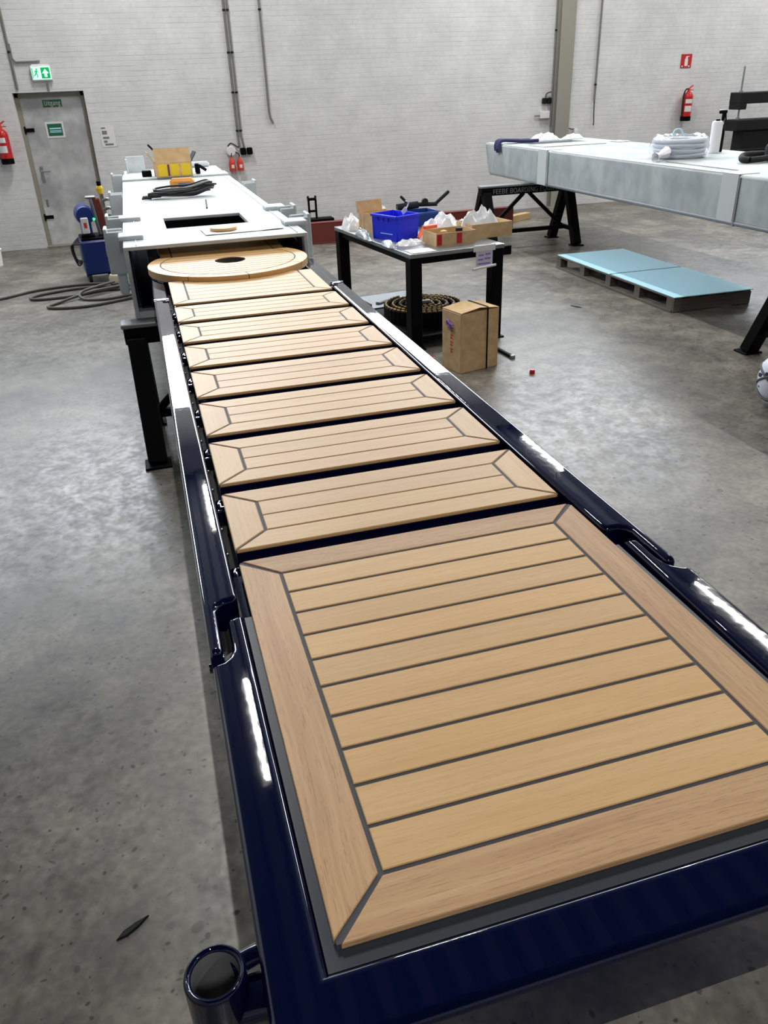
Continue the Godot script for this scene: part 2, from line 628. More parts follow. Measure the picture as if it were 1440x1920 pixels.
# ----------------------------------------------------------------- room shell
func room() -> void:
	var m := mb(0.0)
	m.box(Vector3(3.0, -0.15, 0.2), Vector3(24.0, 0.3, 28.4))
	struct("floor", m, M.concrete)
	# back wall: backing with openings for the door and the high windows
	m = mb(0.0)
	var zf := WALL - 0.0016
	var th := 0.36
	var wb := func(x0, x1, y0, y1): m.box(Vector3((x0 + x1) * 0.5, (y0 + y1) * 0.5, zf - th * 0.5), Vector3(x1 - x0, y1 - y0, th))
	wb.call(-9.0, -1.48, 0.0, 2.1)
	wb.call(-0.52, 15.0, 0.0, 2.1)
	wb.call(-9.0, 15.0, 2.1, 3.78)
	wb.call(-9.0, 15.0, 5.12, 6.4)
	var px := -9.0
	for w in PANES:
		wb.call(px, w[0], 3.78, 5.12)
		px = w[1]
	wb.call(px, 15.0, 3.78, 5.12)
	var wall := struct("wall_back", m, M.paint)
	bricks(wall)
	# window bands
	var n := 1
	for w in PANES:
		var f := mb(0.0)
		var x0: float = w[0]
		var x1: float = w[1]
		var zz := WALL - 0.08
		f.box(Vector3((x0 + x1) * 0.5, 3.805, zz), Vector3(x1 - x0, 0.05, 0.1), 0.004)
		f.box(Vector3((x0 + x1) * 0.5, 5.095, zz), Vector3(x1 - x0, 0.05, 0.1), 0.004)
		f.box(Vector3(x0 + 0.025, 4.45, zz), Vector3(0.05, 1.24, 0.1), 0.004)
		f.box(Vector3(x1 - 0.025, 4.45, zz), Vector3(0.05, 1.24, 0.1), 0.004)
		var win := struct("window_%d" % n, f, M.galv)
		n += 1
		var g := mb(0.0)
		g.box(Vector3((x0 + x1) * 0.5, 4.45, zz - 0.02), Vector3(x1 - x0 - 0.1, 1.24, 0.02))
		part("window_pane", g, M.pane, win)
	# other walls
	for a in [["wall_left", Vector3(-9.15, 3.2, 0.2), Vector3(0.3, 6.4, 28.4)], ["wall_right", Vector3(15.15, 3.2, 0.2), Vector3(0.3, 6.4, 28.4)], ["wall_front", Vector3(3.0, 3.2, 14.55), Vector3(24.6, 6.4, 0.3)]]:
		var s := mb(0.0)
		s.box(a[1], a[2])
		struct(a[0], s, M.paint)
	# ribbed steel roof deck
	var r := mb(0.0)
	r.box(Vector3(3.0, 6.45, 0.3), Vector3(24.6, 0.1, 28.6))
	var x := -8.9
	while x < 14.9:
		r.quad(Vector3(x, 6.4, -13.8), Vector3(x + 0.05, 6.32, -13.8), Vector3(x + 0.05, 6.32, 14.4), Vector3(x, 6.4, 14.4))
		r.quad(Vector3(x + 0.05, 6.32, -13.8), Vector3(x + 0.15, 6.32, -13.8), Vector3(x + 0.15, 6.32, 14.4), Vector3(x + 0.05, 6.32, 14.4))
		r.quad(Vector3(x + 0.15, 6.32, -13.8), Vector3(x + 0.2, 6.4, -13.8), Vector3(x + 0.2, 6.4, 14.4), Vector3(x + 0.15, 6.32, 14.4))
		x += 0.3
	struct("ceiling", r, M.roof)
	# strip lamps under the roof
	var body := mb(30.0)
	body.box(Vector3(0, 0.05, 0), Vector3(0.10, 0.09, 1.56), 0.01)
	body.box(Vector3(0, 0.26, -0.55), Vector3(0.02, 0.36, 0.02))
	body.box(Vector3(0, 0.26, 0.55), Vector3(0.02, 0.36, 0.02))
	var bm := body.mesh()
	var dif := mb(30.0)
	dif.box(Vector3(0, -0.004, 0), Vector3(0.045, 0.02, 1.48), 0.004)
	var dm := dif.mesh()
	for lx in LAMPS_X.size():
		for lz in LAMPS_Z.size():
			var t := thing("strip_lamp", "white strip lamp under the roof, %s row, %s" % [["gangway", "girder", "rightmost"][lx], ["nearest the windows", "midway down the hall", "behind the camera"][lz]], "lamp", Vector3(LAMPS_X[lx], 5.865, LAMPS_Z[lz]), 0.0, "strip lamps under the roof")
			placed("body", bm, M.lamp_body, t)
			placed("diffuser", dm, M.lamp, t)

func bricks(wall: Node) -> void:
	var L := 0.2195
	var Hh := 0.0605
	var px := 0.224
	var py := 0.0645
	var one := func(s: MB, c: Vector3, proud: float):
		var x0 := c.x - L * 0.5
		var x1 := c.x + L * 0.5
		var y0 := c.y - Hh * 0.5
		var y1 := c.y + Hh * 0.5
		var zb := c.z - 0.003
		var zt := c.z + proud
		var e := 0.0025
		var b := [Vector3(x0, y0, zb), Vector3(x1, y0, zb), Vector3(x1, y1, zb), Vector3(x0, y1, zb)]
		var f := [Vector3(x0 + e, y0 + e, zt), Vector3(x1 - e, y0 + e, zt), Vector3(x1 - e, y1 - e, zt), Vector3(x0 + e, y1 - e, zt)]
		s.quad(f[0], f[1], f[2], f[3])
		for k in 4: s.quad(b[k], b[(k + 1) % 4], f[(k + 1) % 4], f[k])
	var spots_ := []
	var row := 0
	var y := py * 0.5
	while y < 6.3:
		var x := -8.9 + (px * 0.5 if row % 2 else 0.0)
		while x < 14.9:
			var inside := false
			if x + L * 0.5 > -1.48 and x - L * 0.5 < -0.52 and y - Hh * 0.5 < 2.1: inside = true
			for w in PANES:
				if x + L * 0.5 > w[0] and x - L * 0.5 < w[1] and y + Hh * 0.5 > 3.78 and y - Hh * 0.5 < 5.12: inside = true
			if not inside: spots_.append(Vector2(x, y))
			x += px
		y += py
		row += 1
	var near := []
	var far := []
	for s in spots_:
		if s.x > -0.25 and s.x < 6.6 and s.y > 1.3 and s.y < 3.05: near.append(s)
		else: far.append(s)
	near.sort_custom(func(a, b): return a.x * a.x + (a.y - 2.0) * (a.y - 2.0) < b.x * b.x + (b.y - 2.0) * (b.y - 2.0))
	var kinds := []
	for k in 4:
		var s := mb(0.0)
		one.call(s, Vector3.ZERO, [-0.0006, 0.0, 0.0005, 0.0012][k])
		kinds.append(s.mesh())
	for i in near.size():
		if i < 295: placed("brick", kinds[rng.randi() % 4], M.paint, wall, Transform3D(Basis.IDENTITY, Vector3(near[i].x, near[i].y, WALL)))
		else: far.append(near[i])
	var all := mb(0.0)
	for s in far: one.call(all, Vector3(s.x, s.y, WALL), rng.randf_range(-0.0007, 0.0012))
	var o := part("bricks_beyond", all, M.paint, wall)
	o.set_meta("kind", "stuff")

func door() -> void:
	# reveal, frame and leaf, set back in the wall
	var zl := WALL - 0.2
	var f := mb(30.0)
	for x in [-1.45, -0.55]: f.box(Vector3(x, 1.05, zl), Vector3(0.06, 2.1, 0.1), 0.004)
	f.box(Vector3(-1.0, 2.07, zl), Vector3(0.96, 0.06, 0.1), 0.004)
	var d := struct("door_1", f, M.frame)
	var l := mb(30.0)
	l.box(Vector3(-1.0, 1.025, zl + 0.01), Vector3(0.84, 2.03, 0.05), 0.003)
	part("door_leaf", l, M.door, d)
	var bk := mb(0.0)
	bk.box(Vector3(-1.0, 1.05, zl - 0.12), Vector3(1.0, 2.1, 0.06))
	part("back_panel", bk, M.black_matt, d)
	for y in [1.62, 0.42]:
		var h := mb(30.0)
		h.box(Vector3(-1.37, y, zl + 0.045), Vector3(0.13, 0.05, 0.02), 0.004)
		h.lathe(PackedVector2Array([Vector2(0, -0.05), Vector2(0.012, -0.05), Vector2(0.012, 0.05), Vector2(0, 0.05)]), Vector3(-1.43, y, zl + 0.055), 10)
		part("hinge", h, M.black, d)
	var k := mb(40.0)
	k.box(Vector3(-1.33, 1.02, zl + 0.04), Vector3(0.045, 0.22, 0.012), 0.004)
	k.tube(curve([Vector3(-1.33, 1.06, zl + 0.04), Vector3(-1.33, 1.06, zl + 0.09), Vector3(-1.3, 1.06, zl + 0.095), Vector3(-1.2, 1.06, zl + 0.095)], 4), 0.01, 8)
	part("door_handle", k, M.steel, d)
	var bolt := mb(30.0)
	bolt.box(Vector3(-1.35, 0.62, zl + 0.04), Vector3(0.03, 0.1, 0.012), 0.003)
	part("bolt_plate", bolt, M.zinc, d)
	# threshold
	var t := mb(30.0)
	t.box(Vector3(-1.0, 0.008, zl + 0.05), Vector3(0.96, 0.016, 0.3), 0.003)
	part("threshold", t, M.frame, d)
	# steel column standing against the wall, and a smaller drop of trim
	var c := mb(20.0)
	c.box(Vector3(7.06, 3.1, WALL + 0.05), Vector3(0.25, 6.2, 0.014))
	c.box(Vector3(7.06, 3.1, WALL + 0.19), Vector3(0.25, 6.2, 0.014))
	c.box(Vector3(7.06, 3.1, WALL + 0.12), Vector3(0.012, 6.2, 0.13))
	c.box(Vector3(7.06, 0.01, WALL + 0.13), Vector3(0.34, 0.02, 0.24))
	tag(part("steel_column", c, M.column, self), "grey beige steel column standing against the white brick wall", "column")

# ----------------------------------------------------------------- the gangway
func plank(parent: Node, pts: PackedVector2Array, y0: float, y1: float, grain: Vector2, m: Material, bev := 0.0012) -> void:
	var s := mb(25.0)
	s.slab(pts, y0, y1, bev, 1, grain, Vector2(rng.randf() * 7.0, rng.randf() * 5.0), false)
	part("plank", s, m, parent, true)

func teak() -> Material:
	return M.teak[rng.randi() % 4]

func tread_teak() -> Material:
	return M.teak_sheen[rng.randi() % 3]

func gangway() -> void:
	var g := thing("gangway", "glossy navy blue folding gangway with teak treads, nearest the camera", "gangway", Vector3(0.45, 0.98, -3.0))
	var cx := 0.465
	# --- near section: a U-shaped glossy frame with stepped tongues at its far end
	var left := [[-0.013, -1.13], [0.004, -1.137], [0.016, -1.147], [0.024, -1.162], [0.027, -1.185], [0.027, -1.255], [0.031, -1.262], [0.058, -1.266]]
	var u := PackedVector2Array()
	u.append(Vector2(0.010, -0.455)); u.append(Vector2(0.0, -0.459)); u.append(Vector2(-0.009, -0.467)); u.append(Vector2(-0.013, -0.478))
	for q in left: u.append(Vector2(q[0], q[1]))
	u.append(Vector2(0.060, -0.539))
	u.append(Vector2(0.870, -0.539))
	var rr := left.duplicate()
	rr.reverse()
	for q in rr: u.append(Vector2(2.0 * cx - q[0] + 0.012, q[1]))
	u.append(Vector2(0.955, -0.478)); u.append(Vector2(0.951, -0.467)); u.append(Vector2(0.942, -0.459)); u.append(Vector2(0.932, -0.455))
	var s := mb(50.0)
	s.slab(u, 0.985, DECK, 0.014, 6)
	var nf := part("frame", s, M.navy, g, true)
	s = mb(20.0)
	s.slab(rect(0.058, 0.872, -0.542, -1.44), 1.03, 1.095)
	part("pan", s, M.navy, g, true)
	s = mb(20.0)
	s.slab(rect(0.0605, 0.8695, -0.5395, -1.262), 1.0951, 1.112)
	s.slab(rect(0.0765, 0.851, -1.2621, -1.45), 1.0951, 1.112)
	part("rubber_surround", s, M.rubber, g, true)
	# the large teak panel
	s = mb(20.0)
	var X0 := 0.0745
	var X1 := 0.853
	var Z0 := -0.563
	var Z1 := -1.452
	s.slab(rect(X0 + 0.002, X1 - 0.002, Z0 - 0.002, Z1 + 0.002), 1.1121, 1.1205)
	var bed := part("deck_panel", s, M.caulk, g, true)
	var a0 := 0.1525
	var a1 := 0.776
	var c0 := -0.640
	var c1 := -1.380
	var sg := 0.0035
	var yb := 1.114
	var yt := 1.1225
	plank(bed, poly([[X0, Z0 - sg * 2.2], [a0 - sg, c0 - sg * 0.4], [a0 - sg, c1 + sg * 0.4], [X0, Z1 + sg * 2.2]]), yb, yt, Vector2(0, 1), M.teak_brown[0])
	plank(bed, poly([[X1, Z0 - sg * 2.2], [a1 + sg, c0 - sg * 0.4], [a1 + sg, c1 + sg * 0.4], [X1, Z1 + sg * 2.2]]), yb, yt, Vector2(0, 1), M.teak_brown[1])
	plank(bed, poly([[X0 + sg * 2.2, Z0], [X1 - sg * 2.2, Z0], [a1 - sg * 0.4, c0 + sg], [a0 + sg * 0.4, c0 + sg]]), yb, yt, Vector2(1, 0), M.teak_brown[0])
	plank(bed, poly([[X0 + sg * 2.2, Z1], [X1 - sg * 2.2, Z1], [a1 - sg * 0.4, c1 - sg], [a0 + sg * 0.4, c1 - sg]]), yb, yt, Vector2(1, 0), M.teak_brown[1])
	for k in 10:
		var w := (c1 - c0) / 10.0
		var z0 := c0 + w * k - (sg if k > 0 else 0.0) - (sg if k == 0 else 0.0)
		var z1 := c0 + w * (k + 1) + sg
		plank(bed, rect(a0 + sg, a1 - sg, z0, z1), yb, yt, Vector2(1, 0), teak())
	# open tube socket on the near corner
	var so := mb(40.0)
	var tc := Vector3(-0.064, 0, -0.578)
	so.lathe(PackedVector2Array([Vector2(0.034, 0.94), Vector2(0.036, 0.944), Vector2(0.036, 1.112), Vector2(0.035, 1.116), Vector2(0.032, 1.1185), Vector2(0.029, 1.117), Vector2(0.0275, 1.114)]), tc, 40)
	so.lathe(PackedVector2Array([Vector2(0.0275, 0.94), Vector2(0.034, 0.94)]), tc, 40)
	so.tube(curve([Vector3(-0.05, 1.05, -0.575), Vector3(-0.012, 1.05, -0.575)], 3), 0.030, 16)
	so.tube(curve([Vector3(-0.045, 1.085, -0.60), Vector3(-0.012, 1.09, -0.605)], 3), 0.012, 10)
	var sock := part("tube_socket", so, M.navy, g, true)
	var li := mb(40.0)
	var lp := PackedVector2Array([Vector2(0.0274, 1.113), Vector2(0.0272, 0.956)])
	li.lathe(lp, tc, 40)
	part("bore", li, mat(srgb(120, 122, 124), 0.45), sock, true)
	# --- tread section: two glossy rails with hooked hinge ends
	for side in [0, 1]:
		var pts := [[-0.014, -1.165], [-0.010, -1.157], [0.004, -1.157], [0.010, -1.165], [0.011, -1.285], [0.016, -1.303], [0.028, -1.312], [0.044, -1.314], [0.054, -1.322], [0.055, -1.335], [0.055, -3.93], [0.034, -3.936], [0.030, -3.985], [-0.014, -3.985]]
		if side == 1:
			for q in pts: q[0] = 0.918 - q[0] if q[1] < -1.336 else (0.926 - q[0] if q[0] < 0.03 else 0.918 - q[0])
		s = mb(50.0)
		s.slab(poly(pts), 1.0, DECK + 0.006, 0.011, 5)
		var rail := part("side_rail", s, M.navy, g, true)
		# hinge knuckle
		var kx: float = -0.002 if side == 0 else 0.916
		s = mb(40.0)
		s.lathe(PackedVector2Array([Vector2(0, -0.012), Vector2(0.026, -0.012), Vector2(0.029, -0.008), Vector2(0.029, 0.008), Vector2(0.026, 0.012), Vector2(0, 0.012)]), Vector3(kx, 1.085, -1.165), 24, Basis(Vector3.BACK, PI * 0.5))
		s.lathe(PackedVector2Array([Vector2(0, -0.017), Vector2(0.008, -0.017), Vector2(0.009, 0.017), Vector2(0, 0.017)]), Vector3(kx, 1.085, -1.165), 12, Basis(Vector3.BACK, PI * 0.5))
		part("hinge_knuckle", s, M.navy, rail, true)
		# far hinge in polished steel
		var hx: float = 0.02 if side == 0 else 0.898
		s = mb(40.0)
		s.box(Vector3(hx, 1.118, -4.0), Vector3(0.05, 0.02, 0.034), 0.006)
		s.tube(PackedVector3Array([Vector3(hx - 0.035, 1.118, -4.012), Vector3(hx + 0.035, 1.118, -4.012)]), 0.011, 12)
		part("steel_hinge", s, M.steel, rail, true)
		# bolts on the inner face
		var ix: float = 0.058 if side == 0 else 0.858
		for k in 8:
			for dz in [0.05, 0.17]:
				s = mb(40.0)
				s.lathe(PackedVector2Array([Vector2(0.004, -0.004), Vector2(0.004, 0.001), Vector2(0.002, 0.003), Vector2(0, 0.003)]), Vector3(ix, 1.085, -1.505 - 0.342 * k - dz), 8)
				part("bolt", s, M.zinc, rail, true)
	# pan and cross bars under the treads
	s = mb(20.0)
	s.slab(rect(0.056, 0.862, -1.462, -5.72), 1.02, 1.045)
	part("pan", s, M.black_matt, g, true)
	for k in 9:
		s = mb(50.0)
		var zc := -1.478 - 0.342 * k
		if k == 8: continue
		s.slab(rect(0.057, 0.861, zc + 0.030, zc - 0.030), 1.0451, 1.082, 0.014, 5)
		part("cross_bar", s, M.navy, g, true)
	# treads
	for k in 8:
		var z0 := -1.505 - 0.342 * k
		var z1 := z0 - (0.285 if k < 7 else 0.53)
		tread(g, z0, z1, 2 if k < 7 else 5, k == 7)
	# --- turntable section running into the housing
	for side in [0, 1]:
		var x0: float = -0.014 if side == 0 else 0.862
		var x1: float = 0.056 if side == 0 else 0.934
		s = mb(50.0)
		s.slab(rect(x0, x1 - (0.014 if side == 1 else 0.0), -4.03, -5.75), 0.858, 1.10, 0.01, 4)
		part("side_beam", s, M.navy, g, true)
	s = mb(50.0)
	s.slab(rect(0.921, 0.975, -3.46, -4.95), 1.04, 1.082, 0.012, 4)
	part("guide_bar", s, M.navy, g, true)
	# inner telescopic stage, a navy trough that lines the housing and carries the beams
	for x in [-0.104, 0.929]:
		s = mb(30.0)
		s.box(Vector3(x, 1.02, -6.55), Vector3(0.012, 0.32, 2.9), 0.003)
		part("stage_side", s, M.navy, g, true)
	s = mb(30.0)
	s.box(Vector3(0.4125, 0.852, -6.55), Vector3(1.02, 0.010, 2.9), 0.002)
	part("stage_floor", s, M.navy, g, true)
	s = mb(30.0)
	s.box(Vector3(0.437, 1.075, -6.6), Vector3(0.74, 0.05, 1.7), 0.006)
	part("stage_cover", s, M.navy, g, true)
	turntable(g)

func tread(g: Node, z0: float, z1: float, centre: int, last: bool) -> void:
	var X0 := 0.0735
	var X1 := 0.852
	var bw := 0.0695
	var ew := 0.078
	var s := mb(40.0)
	s.slab(rect(X0 + 0.002, X1 - 0.002, z0 - 0.002, z1 + 0.002), 1.0455, 1.1135, 0.004, 3)
	var t := part("tread", s, M.navy, g, true)
	s = mb(20.0)
	s.slab(rect(X0 + 0.001, X1 - 0.001, z0 - 0.001, z1 + 0.001), 1.1136, 1.1195)
	part("seam_filler", s, M.caulk, t, true)
	var h := 0.0017
	var e := 0.0036
	var yb := 1.1137
	var yt := 1.1215
	var a0 := X0 + ew
	var a1 := X1 - ew
	var c0 := z0 - bw
	var c1 := z1 + bw
	# front and back border
	plank(t, poly([[X0 + h * 2.0, z0], [X1 - h * 2.0, z0], [a1 - h, c0 + h], [a0 + h, c0 + h]]), yb, yt, Vector2(1, 0), tread_teak(), 0.0022)
	if last:
		plank(t, rect(a0 + e, a1 - e, c1 - h, z1), yb, yt, Vector2(1, 0), tread_teak(), 0.0022)
	else:
		plank(t, poly([[X0 + h * 2.0, z1], [X1 - h * 2.0, z1], [a1 - h, c1 - h], [a0 + h, c1 - h]]), yb, yt, Vector2(1, 0), tread_teak(), 0.0022)
	for sd in [0, 1]:
		var xo := X0 if sd == 0 else X1
		var xi := a0 - e if sd == 0 else a1 + e
		var sg := 1.0 if sd == 0 else -1.0
		if last: plank(t, poly([[xo, z0 - h * 2.0], [xi - sg * h, c0 - h * 0.2], [xi, z1], [xo, z1]]), yb, yt, Vector2(0, 1), tread_teak(), 0.0022)
		else: plank(t, poly([[xo, z0 - h * 2.0], [xi, c0 - h * 0.2], [xi, c1 + h * 0.2], [xo, z1 + h * 2.0]]), yb, yt, Vector2(0, 1), tread_teak(), 0.0022)
	for k in centre:
		var w := (c1 - c0) / centre
		plank(t, rect(a0 + e, a1 - e, c0 + w * k - h, c0 + w * (k + 1) + h), yb, yt, Vector2(1, 0), tread_teak(), 0.0015)

func turntable(g: Node) -> void:
	var c := Vector2(0.437, -4.775)
	var R := 0.457
	var far := -5.72
	var top := 1.146
	var outer: PackedVector2Array = Geometry2D.merge_polygons(circle(c, R, 72), rect(0.062, 0.806, c.y, far))[0]
	var inner: PackedVector2Array = Geometry2D.merge_polygons(circle(c, R - 0.075, 64), rect(0.132, 0.736, c.y, far - 0.01))[0]
	var s := mb(50.0)
	s.slab(circle(c, R - 0.03, 64), 1.0452, 1.098)
	s.slab(circle(c, R - 0.006, 64), 1.0981, 1.108)
	s.slab(rect(0.07, 0.80, c.y, far), 1.0452, 1.106)
	var t := part("turntable_deck", s, M.navy, g, true)
	s = mb(20.0)
	# dark filler with the round hole cut through it, as two halves
	var hole := circle(c + Vector2(0.01, 0.0), 0.088, 40)
	for half in [rect(-0.2, 1.2, -4.2, c.y), rect(-0.2, 1.2, c.y, -6.0)]:
		for q in Geometry2D.intersect_polygons(Geometry2D.offset_polygon(outer, -0.003)[0], half):
			for q2 in Geometry2D.clip_polygons(q, hole): s.slab(q2, 1.1082, top - 0.0022)
	part("seam_filler", s, M.caulk, t, true)
	# border ring in segments
	var ring := []
	for q in Geometry2D.clip_polygons(outer, Geometry2D.offset_polygon(inner, 0.008)[0]): ring.append(q)
	for cut in [[-0.62, 0.9], [0.12, 0.95], [0.92, 0.6]]:
		var d := Vector2(cut[0], cut[1]).normalized()
		var nn := Vector2(-d.y, d.x) * 0.0025
		var knife := PackedVector2Array([c + d * 0.3 - nn, c + d * 0.6 - nn, c + d * 0.6 + nn, c + d * 0.3 + nn])
		var nxt := []
		for q in ring:
			for q2 in Geometry2D.clip_polygons(q, knife): nxt.append(q2)
		ring = nxt
	for sx in [0.0975, 0.7705]:
		var nxt := []
		var knife := rect(sx - 0.2 if sx < 0.4 else sx - 0.15, sx + 0.15 if sx < 0.4 else sx + 0.2, -5.1485, -5.1515)
		for q in ring:
			for q2 in Geometry2D.clip_polygons(q, knife): nxt.append(q2)
		ring = nxt
	for q in ring:
		if absf(MB.area(q)) > 0.0004: plank(t, q, 1.1083, top, Vector2(0.8, 0.6), tread_teak(), 0.0)
	# inner planks
	var z := c.y + R
	var pw := 0.062
	while z > far:
		for q in Geometry2D.intersect_polygons(inner, rect(-0.2, 1.2, z - pw + 0.003, z - 0.003)):
			for q2 in Geometry2D.clip_polygons(q, hole):
				if absf(MB.area(q2)) > 0.0003: plank(t, q2, top - 0.012, top, Vector2(1, 0), tread_teak(), 0.0)
		z -= pw
	# lining of the hole
	s = mb(40.0)
	s.lathe(PackedVector2Array([Vector2(0.087, top - 0.004), Vector2(0.087, 1.1083)]), Vector3(c.x + 0.01, 0, c.y), 40)
	part("hole_lining", s, M.old_wood, t, true)

# ----------------------------------------------------------------- white housing
func housing() -> void:
	var h := thing("gangway_housing", "long white primed steel housing that the teak gangway slides into", "housing", Vector3(0.41, 0.80, -7.7))
	var x0 := -0.14
	var x1 := 0.965
	var zf := -5.03
	var zb := -10.4
	var yt := 1.222
	var s := mb(40.0)
	# walls and floor
	s.box(Vector3(x0 + 0.013, 1.0, (zf + zb) * 0.5), Vector3(0.026, 0.40, zf - zb), 0.004)
	s.box(Vector3(x1 - 0.013, 1.0, (zf + zb) * 0.5), Vector3(0.026, 0.40, zf - zb), 0.004)
	s.box(Vector3(0.4125, 0.822, (zf + zb) * 0.5), Vector3(x1 - x0 - 0.05, 0.044, zf - zb), 0.004)
	s.box(Vector3(0.4125, 1.0, zb + 0.013), Vector3(x1 - x0 - 0.05, 0.36, 0.026), 0.004)
	part("body", s, M.primer, h, true)
	# top plate around the hatch
	var hx0 := 0.14
	var hx1 := 0.686
	var hz0 := -5.66
	var hz1 := -6.19
	s = mb(50.0)
	s.box(Vector3(0.4125, yt - 0.011, (zf + hz0) * 0.5), Vector3(x1 - x0, 0.022, zf - hz0), 0.003)
	s.box(Vector3(0.4125, yt - 0.011, (hz1 - 9.2) * 0.5), Vector3(x1 - x0, 0.022, 9.2 + hz1), 0.003)
	s.box(Vector3((x0 + hx0) * 0.5, yt - 0.011, (hz0 + hz1) * 0.5), Vector3(hx0 - x0, 0.022, hz0 - hz1), 0.0)
	s.box(Vector3((x1 + hx1) * 0.5, yt - 0.011, (hz0 + hz1) * 0.5), Vector3(x1 - hx1, 0.022, hz0 - hz1), 0.0)
	part("top_plate", s, M.primer, h, true)
	# raised far plates
	s = mb(40.0)
	s.box(Vector3(0.4125, yt + 0.004, -9.42), Vector3(x1 - x0, 0.03, 0.36), 0.006)
	part("end_plate", s, M.primer, h, true)
	s = mb(40.0)
	s.box(Vector3(0.4125, yt + 0.002, -10.02), Vector3(x1 - x0 - 0.04, 0.03, 0.74), 0.006)
	s.box(Vector3(0.55, yt + 0.045, -10.32), Vector3(0.62, 0.06, 0.12), 0.02)
	part("end_plate", s, M.primer, h, true)
	s = mb(30.0)
	s.box(Vector3(0.02, yt + 0.10, -10.1), Vector3(0.20, 0.17, 0.03), 0.004)
	s.box(Vector3(-0.075, yt + 0.09, -10.05), Vector3(0.02, 0.15, 0.16), 0.004)
	part("end_bracket", s, M.primer, h, true)
	# longitudinal edge strips
	for x in [x0 + 0.075, x1 - 0.06]:
		s = mb(40.0)
		s.box(Vector3(x, yt + 0.003, -7.1), Vector3(0.006, 0.006, 4.1), 0.002)
		part("weld_seam", s, M.primer, h, true)
	# flat tabs on the top edges
	for a in [[-0.09, -5.36], [-0.09, -6.22], [0.955, -5.43], [0.955, -6.24]]:
		s = mb(40.0)
		var left: bool = a[0] < 0.4
		s.box(Vector3(a[0], yt + 0.014, a[1]), Vector3(0.15, 0.027, 0.17), 0.005)
		part("tab", s, M.primer, h, true)
	# side brackets: open channels standing off the walls
	for a in [[-1, -5.5], [-1, -6.15], [-1, -7.75], [-1, -9.7], [1, -5.5], [1, -6.0], [1, -8.0]]:
		s = mb(40.0)
		var sd: float = a[0]
		var xw: float = x0 if sd < 0.0 else x1
		var z: float = a[1]
		s.box(Vector3(xw + sd * 0.055, 1.12, z), Vector3(0.11, 0.26, 0.022), 0.005)
		s.box(Vector3(xw + sd * 0.105, 1.13, z - 0.07), Vector3(0.022, 0.28, 0.16), 0.005)
		s.box(Vector3(xw + sd * 0.055, 1.12, z - 0.14), Vector3(0.11, 0.26, 0.022), 0.005)
		part("side_bracket", s, M.primer, h, true)
	s = mb(40.0)
	s.box(Vector3(x0 - 0.05, 0.93, -5.56), Vector3(0.06, 0.16, 0.06), 0.01)
	part("lower_bracket", s, M.primer, h, true)

